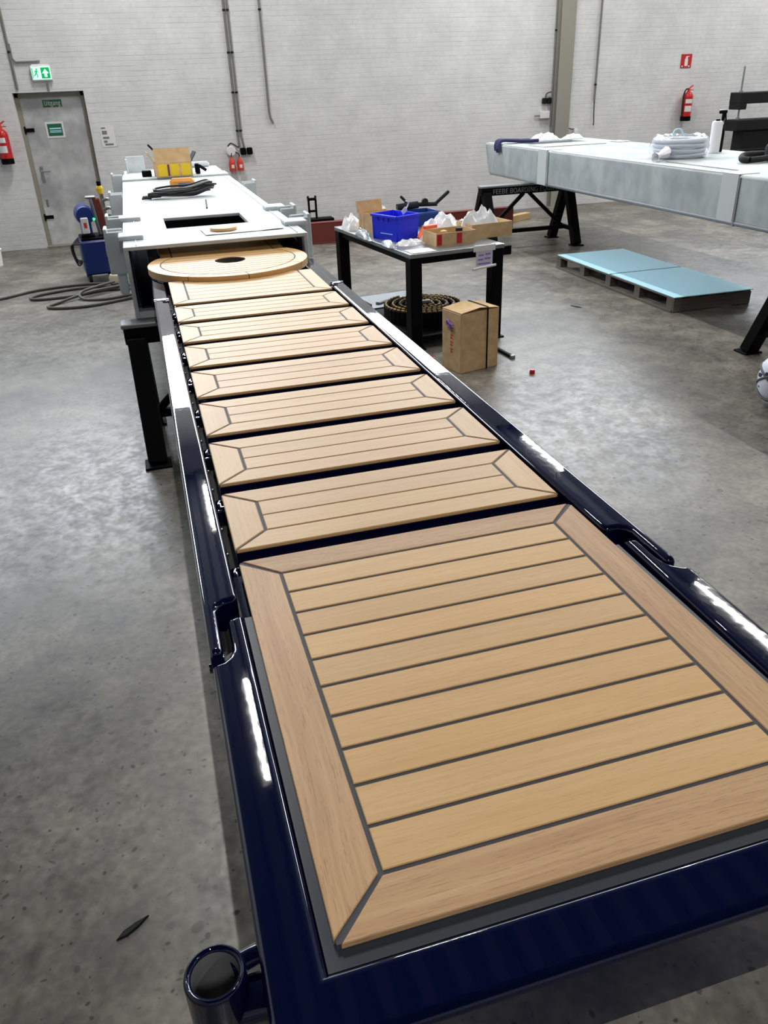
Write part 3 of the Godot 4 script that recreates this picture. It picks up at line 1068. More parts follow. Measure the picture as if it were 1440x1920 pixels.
# ----------------------------------------------------------------- grey girder
func girder() -> void:
	var g := thing("primed_girder", "long grey primed box girder with sanding marks on black trestles", "girder", Vector3(5.78, 0.80, -8.0))
	var x0 := 5.0
	var x1 := 6.57
	var zb := -11.75
	var zf := -4.2
	var s := mb(50.0)
	# body with the rounded long edges; the far end is cut back at the bottom
	var n := 6
	var shape := PackedVector2Array()
	for k in n + 1:
		var a := PI * 0.5 * k / n
		shape.append(Vector2(x0 + 0.028 - 0.028 * cos(a), 1.192 + 0.028 * sin(a)))
	for k in n + 1:
		var a := PI * 0.5 * k / n
		shape.append(Vector2(x1 - 0.028 + 0.028 * sin(a), 1.192 + 0.028 * cos(a)))
	shape.append(Vector2(x1, 0.84)); shape.append(Vector2(x1 - 0.03, 0.80)); shape.append(Vector2(x0 + 0.03, 0.80)); shape.append(Vector2(x0, 0.84))
	var m := shape.size()
	for k in m:
		if k == n: continue
		var a := shape[k]
		var b := shape[(k + 1) % m]
		var za := zb + (0.14 if a.y < 0.9 else 0.0)
		var zb2 := zb + (0.14 if b.y < 0.9 else 0.0)
		s.fix([Vector3(a.x, a.y, zf), Vector3(b.x, b.y, zf), Vector3(b.x, b.y, zb2), Vector3(a.x, a.y, za)], Vector3((a.x + b.x) * 0.5 - 5.78, ((a.y + b.y) * 0.5 - 1.0) * 3.0, 0))
	# top face round a real hatch opening
	var hx0 := 5.33
	var hx1 := 6.19
	var hz0 := -10.80
	var hz1 := -11.36
	var tx0 := x0 + 0.028
	var tx1 := x1 - 0.028
	for q in [[tx0, tx1, zf, hz0], [tx0, tx1, hz1, zb], [tx0, hx0, hz0, hz1], [hx1, tx1, hz0, hz1]]:
		s.fix([Vector3(q[0], 1.22, q[2]), Vector3(q[1], 1.22, q[2]), Vector3(q[1], 1.22, q[3]), Vector3(q[0], 1.22, q[3])], Vector3.UP)
	s.fix([Vector3(hx0, 0.86, hz0), Vector3(hx1, 0.86, hz0), Vector3(hx1, 0.86, hz1), Vector3(hx0, 0.86, hz1)], Vector3.UP)
	s.fix([Vector3(hx0, 0.86, hz0), Vector3(hx1, 0.86, hz0), Vector3(hx1, 1.22, hz0), Vector3(hx0, 1.22, hz0)], Vector3.FORWARD)
	s.fix([Vector3(hx0, 0.86, hz1), Vector3(hx1, 0.86, hz1), Vector3(hx1, 1.22, hz1), Vector3(hx0, 1.22, hz1)], Vector3.BACK)
	s.fix([Vector3(hx0, 0.86, hz0), Vector3(hx0, 0.86, hz1), Vector3(hx0, 1.22, hz1), Vector3(hx0, 1.22, hz0)], Vector3.RIGHT)
	s.fix([Vector3(hx1, 0.86, hz0), Vector3(hx1, 0.86, hz1), Vector3(hx1, 1.22, hz1), Vector3(hx1, 1.22, hz0)], Vector3.LEFT)
	for i in range(1, m - 1):
		s.tri(Vector3(shape[0].x, shape[0].y, zf), Vector3(shape[i + 1].x, shape[i + 1].y, zf), Vector3(shape[i].x, shape[i].y, zf))
		s.tri(Vector3(shape[0].x, shape[0].y, zb), Vector3(shape[i].x, shape[i].y, zb + (0.14 if shape[i].y < 0.9 else 0.0)), Vector3(shape[i + 1].x, shape[i + 1].y, zb + (0.14 if shape[i + 1].y < 0.9 else 0.0)))
	part("body", s, M.sanded, g, true)
	# rolled rim along the lower edge
	s = mb(40.0)
	s.tube(PackedVector3Array([Vector3(x0 + 0.012, 0.825, -9.7), Vector3(x0 + 0.012, 0.825, zf)]), 0.022, 10)
	part("lower_rim", s, M.girder_rim, g, true)
	# pressed upper edge strips
	for a in [[-9.70, -6.42], [-11.7, -9.78]]:
		s = mb(40.0)
		s.box(Vector3(x0 + 0.035, 1.2185, (a[0] + a[1]) * 0.5), Vector3(0.05, 0.012, absf(a[1] - a[0])), 0.004)
		part("edge_strip", s, M.sanded_edge, g, true)
	# cover plates wrapped round the side at the joints
	s = mb(40.0)
	s.box(Vector3(x0 - 0.003, 1.005, -9.735), Vector3(0.01, 0.40, 0.016), 0.002)
	part("joint", s, M.girder_rim, g, true)
	for a in [[-9.9, 0.24], [-6.28, 0.22]]:
		s = mb(40.0)
		s.box(Vector3(x0 - 0.002, 1.015, a[0]), Vector3(0.008, 0.405, a[1]), 0.002)
		s.box(Vector3(x0 + 0.1, 1.2225, a[0]), Vector3(0.21, 0.008, a[1]), 0.002)
		part("cover_plate", s, M.sanded_edge, g, true)
	s = mb(40.0)
	s.box(Vector3(x0 - 0.004, 1.0, -6.15), Vector3(0.012, 0.40, 0.02), 0.002)
	part("joint", s, M.girder_rim, g, true)
	s = mb(20.0)
	s.box(Vector3(x0 + 0.2, 1.2255, -7.0), Vector3(0.012, 0.005, 1.1), 0.0)
	part("groove_strip", s, M.girder_rim, g, true)
	# the loose lid of the hatch
	s = mb(30.0)
	s.box(Vector3(5.66, 1.2262, -10.5), Vector3(0.92, 0.012, 0.46), 0.003)
	part("hatch_lid", s, M.sanded_edge, g, true)

# ----------------------------------------------------------------- trestles
func trestle(label: String, x0: float, x1: float, zc: float, text: bool) -> void:
	var cx := (x0 + x1) * 0.5
	var t := thing("steel_trestle", label, "trestle", Vector3(cx, 0, zc), 0.0, "black steel trestles")
	var hw := (x1 - x0) * 0.5
	var s := mb(30.0)
	s.box(Vector3(0, 0.722, 0), Vector3(hw * 2.0, 0.096, 0.13), 0.006)
	part("beam", s, M.black, t)
	s = mb(30.0)
	s.box(Vector3(0, 0.785, 0), Vector3(hw * 2.0 + 0.02, 0.028, 0.14), 0.006)
	part("bearing_plate", s, M.galv, t)
	for sx in [-1.0, 1.0]:
		for sz in [-1.0, 1.0]:
			s = mb(30.0)
			s.bar(Vector3(sx * (hw - 0.07), 0.014, sz * 0.36), Vector3(sx * (hw - 0.07), 0.70, sz * 0.055), 0.115, 0.10, 0.006)
			var leg := part("leg", s, M.black, t)
			s = mb(30.0)
			s.box(Vector3(sx * (hw - 0.07), 0.007, sz * 0.365), Vector3(0.16, 0.014, 0.15), 0.003)
			part("foot_plate", s, M.black, leg)
		s = mb(30.0)
		s.box(Vector3(sx * (hw - 0.07), 0.20, 0), Vector3(0.05, 0.05, 0.54), 0.004)
		part("stretcher", s, M.black, t)
		s = mb(30.0)
		s.bar(Vector3(sx * (hw - 0.12), 0.22, 0), Vector3(sx * 0.04, 0.675, 0), 0.045, 0.04, 0.004)
		part("brace", s, M.black, t)
	s = mb(30.0)
	s.box(Vector3(0, 0.20, 0), Vector3(hw * 2.0 - 0.16, 0.05, 0.05), 0.004)
	part("tie_bar", s, M.black, t)
	if text:
		letters(t, "lettering", "FEEBE BOARDING EQUIPMENT", 0.062, Vector3(0.05, 0.722, 0.0665), Vector3.ZERO, mat(srgb(120, 122, 124), 0.6))

func letters(parent: Node, called: String, what: String, size: float, at: Vector3, rot: Vector3, m: Material, fit := 0.0) -> void:
	var tm := TextMesh.new()
	tm.text = what
	var f := SystemFont.new()
	f.font_names = PackedStringArray(["Droid Sans"])
	tm.font = f
	tm.font_size = 48
	tm.pixel_size = size / 36.0
	tm.depth = 0.0015
	tm.curve_step = 2.0
	var o := placed(called, tm, m, parent, Transform3D(Basis.from_euler(rot), at))
	if fit > 0.0:
		var w := tm.get_aabb().size.x
		if w > fit: o.scale = Vector3(fit / w, 1, 1)

func trestles() -> void:
	trestle("black steel trestle with silver plate under the mouth of the white housing", -0.225, 1.10, -4.99, false)
	trestle("black trestle hidden under the far end of the white housing", -0.02, 0.84, -9.6, false)
	trestle("black steel trestle with lettering on its beam under the far girder end", 4.33, 5.68, -10.33, true)
	trestle("black trestle at the right picture edge under the near girder end", 4.46, 5.80, -4.78, false)

# ----------------------------------------------------------------- work table
const TABLE := Vector3(2.345, 0, -7.15)
const TURN := 0.125

func on_table(x: float, z: float, y := 0.80) -> Vector3:
	return TABLE + Vector3(0, y, 0) + Basis(Vector3.UP, TURN) * Vector3(x, 0, z)

func work_table() -> void:
	var t := thing("work_table", "black steel work table with grey top, covered in parts", "table", TABLE, TURN)
	var s := mb(30.0)
	s.box(Vector3(0, 0.783, 0), Vector3(0.88, 0.034, 1.76), 0.003)
	part("table_top", s, M.galv, t)
	for a in [[0, 0.83], [0, -0.83]]:
		s = mb(30.0)
		s.box(Vector3(0, 0.738, a[1]), Vector3(0.64, 0.054, 0.05), 0.004)
		part("apron", s, M.black, t)
	for x in [-0.39, 0.39]:
		s = mb(30.0)
		s.box(Vector3(x, 0.738, 0), Vector3(0.05, 0.054, 1.58), 0.004)
		part("apron", s, M.black, t)
	for x in [-0.385, 0.385]:
		for z in [-0.82, 0.82]:
			s = mb(30.0)
			s.box(Vector3(x, 0.388, z), Vector3(0.105, 0.755, 0.105), 0.006)
			var leg := part("leg", s, M.black, t)
			s = mb(30.0)
			s.box(Vector3(x, 0.006, z), Vector3(0.15, 0.012, 0.15), 0.003)
			part("foot_plate", s, M.black, leg)
	s = mb(30.0)
	s.box(Vector3(0, 0.09, 0), Vector3(0.76, 0.03, 1.64), 0.003)
	part("lower_shelf", s, M.black, t)
	s = mb(30.0)
	s.box(Vector3(0, 0.085, 0.83), Vector3(0.66, 0.045, 0.04), 0.003)
	part("shelf_bar", s, M.black, t)
	s = mb(30.0)
	s.box(Vector3(0.40, 0.725, 0.70), Vector3(0.08, 0.075, 0.10), 0.004)
	s.box(Vector3(0.50, 0.725, 0.79), Vector3(0.12, 0.075, 0.02), 0.004)
	part("corner_bracket", s, M.black, t)

# ----------------------------------------------------------------- pallet with blue panels
func pallet() -> void:
	var p := thing("wooden_pallet", "long weathered wooden pallet lying on the concrete floor", "pallet", Vector3(5.13, 0, -7.61))
	var w := 0.86
	var l := 2.34
	for x in [-0.395, 0.0, 0.395]:
		var s := mb(30.0)
		s.box(Vector3(x, 0.011, 0), Vector3(0.09, 0.022, l), 0.002)
		part("bottom_board", s, M.old_wood, p)
	for k in 5:
		var z := -l * 0.5 + 0.05 + (l - 0.1) * k / 4.0
		for x in [-0.385, 0.0, 0.385]:
			var s := mb(30.0)
			s.box(Vector3(x, 0.062, z), Vector3(0.09, 0.08, 0.1), 0.002)
			part("block", s, M.old_wood, p)
	for k in 5:
		var z := -l * 0.5 + 0.05 + (l - 0.1) * k / 4.0
		var s := mb(30.0)
		s.box(Vector3(0, 0.112, z), Vector3(w, 0.02, 0.1), 0.002)
		part("cross_board", s, M.old_wood, p)
	for x in [-0.385, -0.2, 0.0, 0.2, 0.385]:
		var s := mb(30.0)
		s.box(Vector3(x, 0.131, 0), Vector3(0.09, 0.018, l + 0.02), 0.002)
		part("top_board", s, M.old_wood, p)
	var fb := mb(30.0)
	fb.box(Vector3(0, 0.065, l * 0.5 + 0.012), Vector3(w, 0.12, 0.02), 0.002)
	part("end_board", fb, M.old_wood, p)
	for a in [["pale blue panel with protective film on the nearer half of the pallet", -6.985, 1.15, 0.0], ["pale blue panel with protective film on the farther half of the pallet", -8.185, 1.19, 0.004]]:
		var s := mb(30.0)
		s.box(Vector3(0, 0.006, 0), Vector3(0.87, 0.008, a[2]), 0.001)
		var t := thing("blue_panel", a[0], "panel", Vector3(5.14, 0.1385, a[1]), -0.012, "pale blue panels on the pallet")
		part("sheet", s, M.foil_blue, t)

# ----------------------------------------------------------------- wall fittings
func wall_fittings() -> void:
	var z := WALL + 0.002
	# conduits
	conduit("grey conduit climbing the wall left of the exit door", [Vector3(-1.39, 6.2, z + 0.02), Vector3(-1.39, 2.14, z + 0.02)], 0.017, [5.2, 4.2, 3.2, 2.6])
	conduit("short grey conduit running across to the lit exit sign", [Vector3(-1.37, 2.70, z + 0.022), Vector3(-1.37, 2.52, z + 0.022), Vector3(-1.33, 2.475, z + 0.022), Vector3(-1.02, 2.478, z + 0.022)], 0.013, [])
	conduit("left grey conduit of the pair above the red sockets", [Vector3(1.615, 6.2, z + 0.02), Vector3(1.615, 1.42, z + 0.02), Vector3(1.62, 1.27, z + 0.02)], 0.016, [5.3, 4.5, 3.05, 2.52, 2.0, 1.48])
	conduit("right grey conduit of the pair above the red sockets", [Vector3(1.668, 6.2, z + 0.02), Vector3(1.668, 1.40, z + 0.02), Vector3(1.70, 1.22, z + 0.02)], 0.016, [5.3, 4.5, 3.05, 2.52, 2.0, 1.48])
	conduit("single grey conduit bending at its lower end on the bare wall", [Vector3(2.135, 6.2, z + 0.02), Vector3(2.135, 1.72, z + 0.02), Vector3(2.15, 1.63, z + 0.02), Vector3(2.185, 1.555, z + 0.02)], 0.016, [5.0, 4.0, 3.05])
	conduit("grey conduit hanging right of the steel column", [Vector3(7.73, 6.2, z + 0.02), Vector3(7.73, 1.66, z + 0.02)], 0.016, [4.4, 3.4, 1.9])
	conduit("thin upright tube with clips along the left flange of the steel column", [Vector3(6.915, 6.2, z + 0.05), Vector3(6.915, 1.3, z + 0.05)], 0.012, [4.0, 2.7])  # narrow round tube standing beside the column flange
	tag(wire("loose_wire", [Vector3(7.73, 1.68, z + 0.02), Vector3(7.735, 1.5, z + 0.025), Vector3(7.745, 1.34, z + 0.03), Vector3(7.75, 1.28, z + 0.02)], 0.009), "loose dark wires below the conduit right of the column", "wire")
	tag(wire("junction_cable", [Vector3(7.22, 1.27, z + 0.06), Vector3(7.32, 1.24, z + 0.04), Vector3(7.40, 1.23, z + 0.02), Vector3(7.42, 1.13, z + 0.02), Vector3(7.33, 0.95, z + 0.02)], 0.008), "dark cable looping from the foot of the column", "cable")
	tag(wire("junction_cable", [Vector3(7.42, 1.15, z + 0.02), Vector3(7.45, 1.0, z + 0.02), Vector3(7.52, 0.9, z + 0.02)], 0.008), "dark cable hanging under the small junction box by the column", "cable")
	var j := thing("junction_box", "small light junction box right of the steel column", "junction box", Vector3(7.405, 1.19, z))
	var s := mb(30.0)
	s.box(Vector3(0, 0, 0.03), Vector3(0.07, 0.1, 0.055), 0.006)
	part("housing", s, M.white, j)
	# boxes left of the column
	var b := thing("socket_box", "white socket box left of the steel column", "socket", Vector3(6.80, 1.48, z))
	s = mb(30.0)
	s.box(Vector3(0, 0, 0.035), Vector3(0.17, 0.11, 0.065), 0.008)
	part("housing", s, M.white, b)
	s = mb(30.0)
	s.box(Vector3(-0.13, -0.01, 0.03), Vector3(0.1, 0.02, 0.02), 0.004)
	part("gland", s, M.conduit, b)
	b = thing("switch_pair", "dark twin switch above the white socket box by the column", "switch", Vector3(6.83, 1.69, z))
	for x in [-0.045, 0.045]:
		s = mb(30.0)
		s.box(Vector3(x, 0, 0.035), Vector3(0.075, 0.09, 0.065), 0.012)
		part("switch_body", s, M.machine, b)
	tag(wire("switch_cable", [Vector3(6.80, 1.74, z + 0.03), Vector3(6.83, 1.80, z + 0.03), Vector3(6.90, 1.82, z + 0.05)], 0.009), "short dark cable from the twin switch to the column", "cable")
	# red sockets below the conduit pair
	b = thing("junction_box", "round pale junction box above two hanging red connectors", "junction box", Vector3(1.485, 1.20, z))
	s = mb(40.0)
	s.lathe(PackedVector2Array([Vector2(0.075, 0.0), Vector2(0.075, 0.04), Vector2(0.06, 0.055), Vector2(0, 0.055)]), Vector3.ZERO, 24, Basis(Vector3.RIGHT, PI * 0.5))
	part("housing", s, M.label, b)
	tag(wire("box_cable", [Vector3(1.62, 1.28, z + 0.02), Vector3(1.60, 1.25, z + 0.03), Vector3(1.54, 1.29, z + 0.03), Vector3(1.49, 1.31, z + 0.03), Vector3(1.44, 1.27, z + 0.03)], 0.01), "dark cable arching over the round junction box", "cable")
	b = thing("wall_socket", "black twin wall socket beside the round junction box", "socket", Vector3(1.72, 1.19, z))
	for x in [-0.05, 0.05]:
		s = mb(30.0)
		s.box(Vector3(x, 0, 0.04), Vector3(0.085, 0.1, 0.075), 0.012)
		part("socket_body", s, M.black, b)
	for a in [["left red power connector hanging on its short cable", 1.475, -0.02], ["right red power connector hanging on its short cable", 1.60, 0.03]]:
		var x: float = a[1]
		var k := thing("power_connector", a[0], "connector", Vector3(x, 0.92, z), 0.0, "red connectors under the conduit pair")
		s = mb(40.0)
		s.lathe(PackedVector2Array([Vector2(0, 0), Vector2(0.046, 0.0), Vector2(0.05, 0.02), Vector2(0.05, 0.11), Vector2(0.04, 0.15), Vector2(0.022, 0.17), Vector2(0.015, 0.2), Vector2(0, 0.2)]), Vector3(0, 0, 0.055), 18)
		part("shell", s, M.cee_red, k)
		s = mb(30.0)
		s.box(Vector3(0.005, 0.065, 0.103), Vector3(0.045, 0.05, 0.012), 0.008)
		part("lid", s, M.label, k)
		s = mb(40.0)
		s.tube(curve([Vector3(0, 0.19, 0.055), Vector3(a[2] * -0.3, 0.24, 0.05), Vector3(1.51 + a[2] * 0.6 - x, 0.275, 0.04)], 4), 0.01, 8)
		part("lead", s, M.cable, k)
	# extinguishers and their signs
	extinguisher(Vector3(9.52, 1.28, z), "red fire extinguisher on the wall under its pictogram sign")
	extinguisher(Vector3(-1.73, 1.215, z), "red fire extinguisher left of the exit door, cut by the picture edge")
	var sg := thing("extinguisher_sign", "red square sign with a white extinguisher symbol on the wall", "sign", Vector3(9.46, 2.2, z))
	s = mb(20.0)
	s.box(Vector3(0, 0, 0.004), Vector3(0.21, 0.21, 0.006), 0.001)
	part("plate", s, M.red, sg)
	s = mb(40.0)
	s.box(Vector3(0, -0.02, 0.008), Vector3(0.06, 0.11, 0.002), 0.0)
	s.box(Vector3(0, 0.045, 0.008), Vector3(0.036, 0.03, 0.002), 0.0)
	s.box(Vector3(0.02, 0.066, 0.008), Vector3(0.06, 0.012, 0.002), 0.0)
	part("symbol", s, M.white, sg)
	for x in [-0.075, 0.06]:
		s = mb(20.0)
		s.box(Vector3(x, -0.08, 0.008), Vector3(0.025, 0.02, 0.002))
		part("small_symbol", s, M.white, sg)
	sg = thing("red_sign", "sliver of a red sign at the left picture edge above the extinguisher", "sign", Vector3(-1.80, 2.06, z))
	s = mb(20.0)
	s.box(Vector3(0, 0, 0.004), Vector3(0.21, 0.11, 0.006), 0.001)
	part("plate", s, M.red, sg)
	# lit exit sign
	sg = thing("exit_sign", "lit green and white exit sign with running figure and arrow", "sign", Vector3(-1.03, 2.335, z))
	s = mb(30.0)
	s.box(Vector3(0, 0.0, 0.035), Vector3(0.27, 0.19, 0.06), 0.008)
	s.box(Vector3(0, 0.1, 0.03), Vector3(0.22, 0.02, 0.04), 0.004)
	part("casing", s, M.white, sg)
	s = mb(20.0)
	s.box(Vector3(0, 0, 0.068), Vector3(0.245, 0.155, 0.006), 0.001)
	part("lit_panel", s, M.exit_lit, sg)
	s = mb(20.0)
	s.box(Vector3(0.058, 0.0, 0.0725), Vector3(0.115, 0.135, 0.003))
	part("green_field", s, M.exit_green, sg)
	s = mb(20.0)
	s.slab(poly([[-0.045, 0.005], [0, -0.05], [0.045, 0.005], [0.018, 0.005], [0.018, 0.05], [-0.018, 0.05], [-0.018, 0.005]]), 0.0, 0.002)
	placed("arrow", s.mesh(), M.exit_lit, sg, Transform3D(Basis(Vector3.RIGHT, PI * 0.5), Vector3(0.058, 0.0, 0.074)))
	s = mb(40.0)
	var fz := 0.0725
	s.box(Vector3(-0.112, 0.0, fz), Vector3(0.010, 0.13, 0.003))
	s.lathe(PackedVector2Array([Vector2(0, 0.0), Vector2(0.011, 0.0), Vector2(0.011, 0.002), Vector2(0, 0.002)]), Vector3(-0.052, 0.047, fz), 12, Basis(Vector3.RIGHT, PI * 0.5))
	for a in [[-0.055, 0.034, -0.068, -0.004, 0.018], [-0.068, -0.002, -0.048, -0.022, 0.012], [-0.048, -0.022, -0.056, -0.055, 0.011], [-0.068, -0.004, -0.084, -0.028, 0.012], [-0.084, -0.028, -0.102, -0.03, 0.010], [-0.058, 0.03, -0.034, 0.012, 0.009], [-0.058, 0.03, -0.086, 0.022, 0.009], [-0.086, 0.022, -0.092, 0.004, 0.008]]:
		s.bar(Vector3(a[0], a[1], fz), Vector3(a[2], a[3], fz), 0.003, a[4], 0.0, Vector3.BACK)
	part("running_figure", s, M.exit_green, sg)
	area_light(Vector3(-1.03, 2.335, z + 0.085), Vector3.BACK, Vector2(0.23, 0.15), 0.25, srgb(170, 255, 215))
	# stub above the door
	sg = thing("door_stub", "small grey bracket stub above the top of the exit door", "bracket", Vector3(-0.98, 2.16, z))
	s = mb(30.0)
	s.box(Vector3(0, 0, 0.02), Vector3(0.022, 0.1, 0.03), 0.004)
	part("stub", s, M.conduit, sg)
	# signs on the door
	var zd := WALL - 0.2 + 0.036
	sg = thing("door_sign", "green sign with white lettering high on the grey door", "sign", Vector3(-0.985, 1.955, zd))
	s = mb(20.0)
	s.box(Vector3(0, 0, 0.003), Vector3(0.26, 0.095, 0.005), 0.001)
	part("plate", s, M.green, sg)
	letters(sg, "lettering", "Uitgang", 0.062, Vector3(0, 0.002, 0.0068), Vector3.ZERO, M.label, 0.22)
	sg = thing("door_notice", "white framed green notice in the middle of the grey door", "sign", Vector3(-1.02, 1.61, zd))
	s = mb(20.0)
	s.box(Vector3(0, 0, 0.003), Vector3(0.255, 0.215, 0.005), 0.001)
	part("backing", s, M.label, sg)
	s = mb(20.0)
	s.box(Vector3(0, 0, 0.0065), Vector3(0.20, 0.16, 0.002))
	part("green_field", s, M.green, sg)
	for y in [0.018, -0.012, -0.03]:
		s = mb(20.0)
		s.box(Vector3(0.005, y, 0.0083), Vector3(0.16, 0.018 if y > 0.0 else 0.010, 0.0015))
		part("faded_line", s, M.foil_blue, sg)
	# paper notice
	sg = thing("paper_notice", "faded paper notice taped to the wall right of the door", "notice", Vector3(-0.293, 1.495, z))
	s = mb(20.0)
	s.box(Vector3(0, 0, 0.002), Vector3(0.20, 0.285, 0.002))
	part("sheet", s, M.paper, sg)
	for a in [[-0.05, 0.11, 0.06, 0.02], [-0.04, 0.05, 0.07, 0.05], [-0.03, -0.02, 0.09, 0.03], [-0.045, -0.07, 0.05, 0.03], [0.0, -0.11, 0.12, 0.025]]:
		s = mb(20.0)
		s.box(Vector3(a[0], a[1], 0.0036), Vector3(a[2], a[3], 0.001))
		part("faded_print", s, M.galv, sg)

func conduit(label: String, pts: Array, r: float, clips: Array) -> void:
	var o := thing("conduit", label, "conduit", pts[pts.size() - 1])
	var s := mb(50.0)
	s.tube(PackedVector3Array(pts), r, 10)
	part("pipe", s, M.conduit, o, true)
	for y in clips:
		s = mb(50.0)
		s.lathe(PackedVector2Array([Vector2(r, -0.012), Vector2(r + 0.006, -0.012), Vector2(r + 0.006, 0.012), Vector2(r, 0.012)]), Vector3(pts[0].x, y, pts[0].z), 12)
		part("clip", s, M.machine, o, true)

func wire(called: String, pts: Array, r: float, m: Material = null, n := 8) -> MeshInstance3D:
	var s := mb(60.0)
	s.tube(curve(pts, 8), r, n)
	return part(called, s, m if m else M.cable, self)

func extinguisher(at: Vector3, label: String) -> void:
	var t := thing("fire_extinguisher", label, "extinguisher", at, 0.0, "fire extinguishers on the wall")
	var s := mb(40.0)
	var c := Vector3(0, 0, 0.105)
	s.lathe(PackedVector2Array([Vector2(0.0, 0.0), Vector2(0.082, 0.0), Vector2(0.085, 0.01), Vector2(0.085, 0.36), Vector2(0.078, 0.40), Vector2(0.055, 0.43), Vector2(0.03, 0.445), Vector2(0.025, 0.47), Vector2(0, 0.47)]), c, 28)
	part("cylinder", s, M.red, t)
	s = mb(40.0)
	s.lathe(PackedVector2Array([Vector2(0.0, -0.01), Vector2(0.084, -0.01), Vector2(0.088, 0.0), Vector2(0.088, 0.06), Vector2(0.085, 0.065)]), c, 28)
	part("foot_ring", s, M.black, t)
	s = mb(40.0)
	s.lathe(PackedVector2Array([Vector2(0.0, 0.47), Vector2(0.02, 0.47), Vector2(0.022, 0.50), Vector2(0, 0.505)]), c, 14)
	s.bar(c + Vector3(-0.01, 0.495, 0), c + Vector3(0.075, 0.545, 0.0), 0.022, 0.012, 0.003)
	s.bar(c + Vector3(0.0, 0.478, 0), c + Vector3(0.085, 0.475, 0.0), 0.02, 0.012, 0.003, Vector3.BACK)
	part("valve_lever", s, M.cee_red, t)
	s = mb(60.0)
	s.tube(curve([c + Vector3(-0.01, 0.49, 0), c + Vector3(-0.07, 0.485, 0.02), c + Vector3(-0.105, 0.40, 0.02), c + Vector3(-0.105, 0.22, 0.02), c + Vector3(-0.098, 0.06, 0.02)], 6), 0.012, 10)
	part("hose", s, M.black_matt, t)
	# label wraps the front of the cylinder
	s = mb(60.0)
	for k in 8:
		var a0 := -1.0 + 1.5 * k / 8.0
		var a1 := -1.0 + 1.5 * (k + 1) / 8.0
		for y in [[0.14, 0.23], [0.27, 0.335]]:
			s.quad(c + Vector3(sin(a0) * 0.0862, y[0], cos(a0) * 0.0862), c + Vector3(sin(a1) * 0.0862, y[0], cos(a1) * 0.0862), c + Vector3(sin(a1) * 0.0862, y[1], cos(a1) * 0.0862), c + Vector3(sin(a0) * 0.0862, y[1], cos(a0) * 0.0862))
	part("label", s, M.label, t)
	s = mb(30.0)
	s.box(Vector3(0, 0.36, 0.012), Vector3(0.05, 0.12, 0.02), 0.003)
	part("wall_bracket", s, M.black, t)

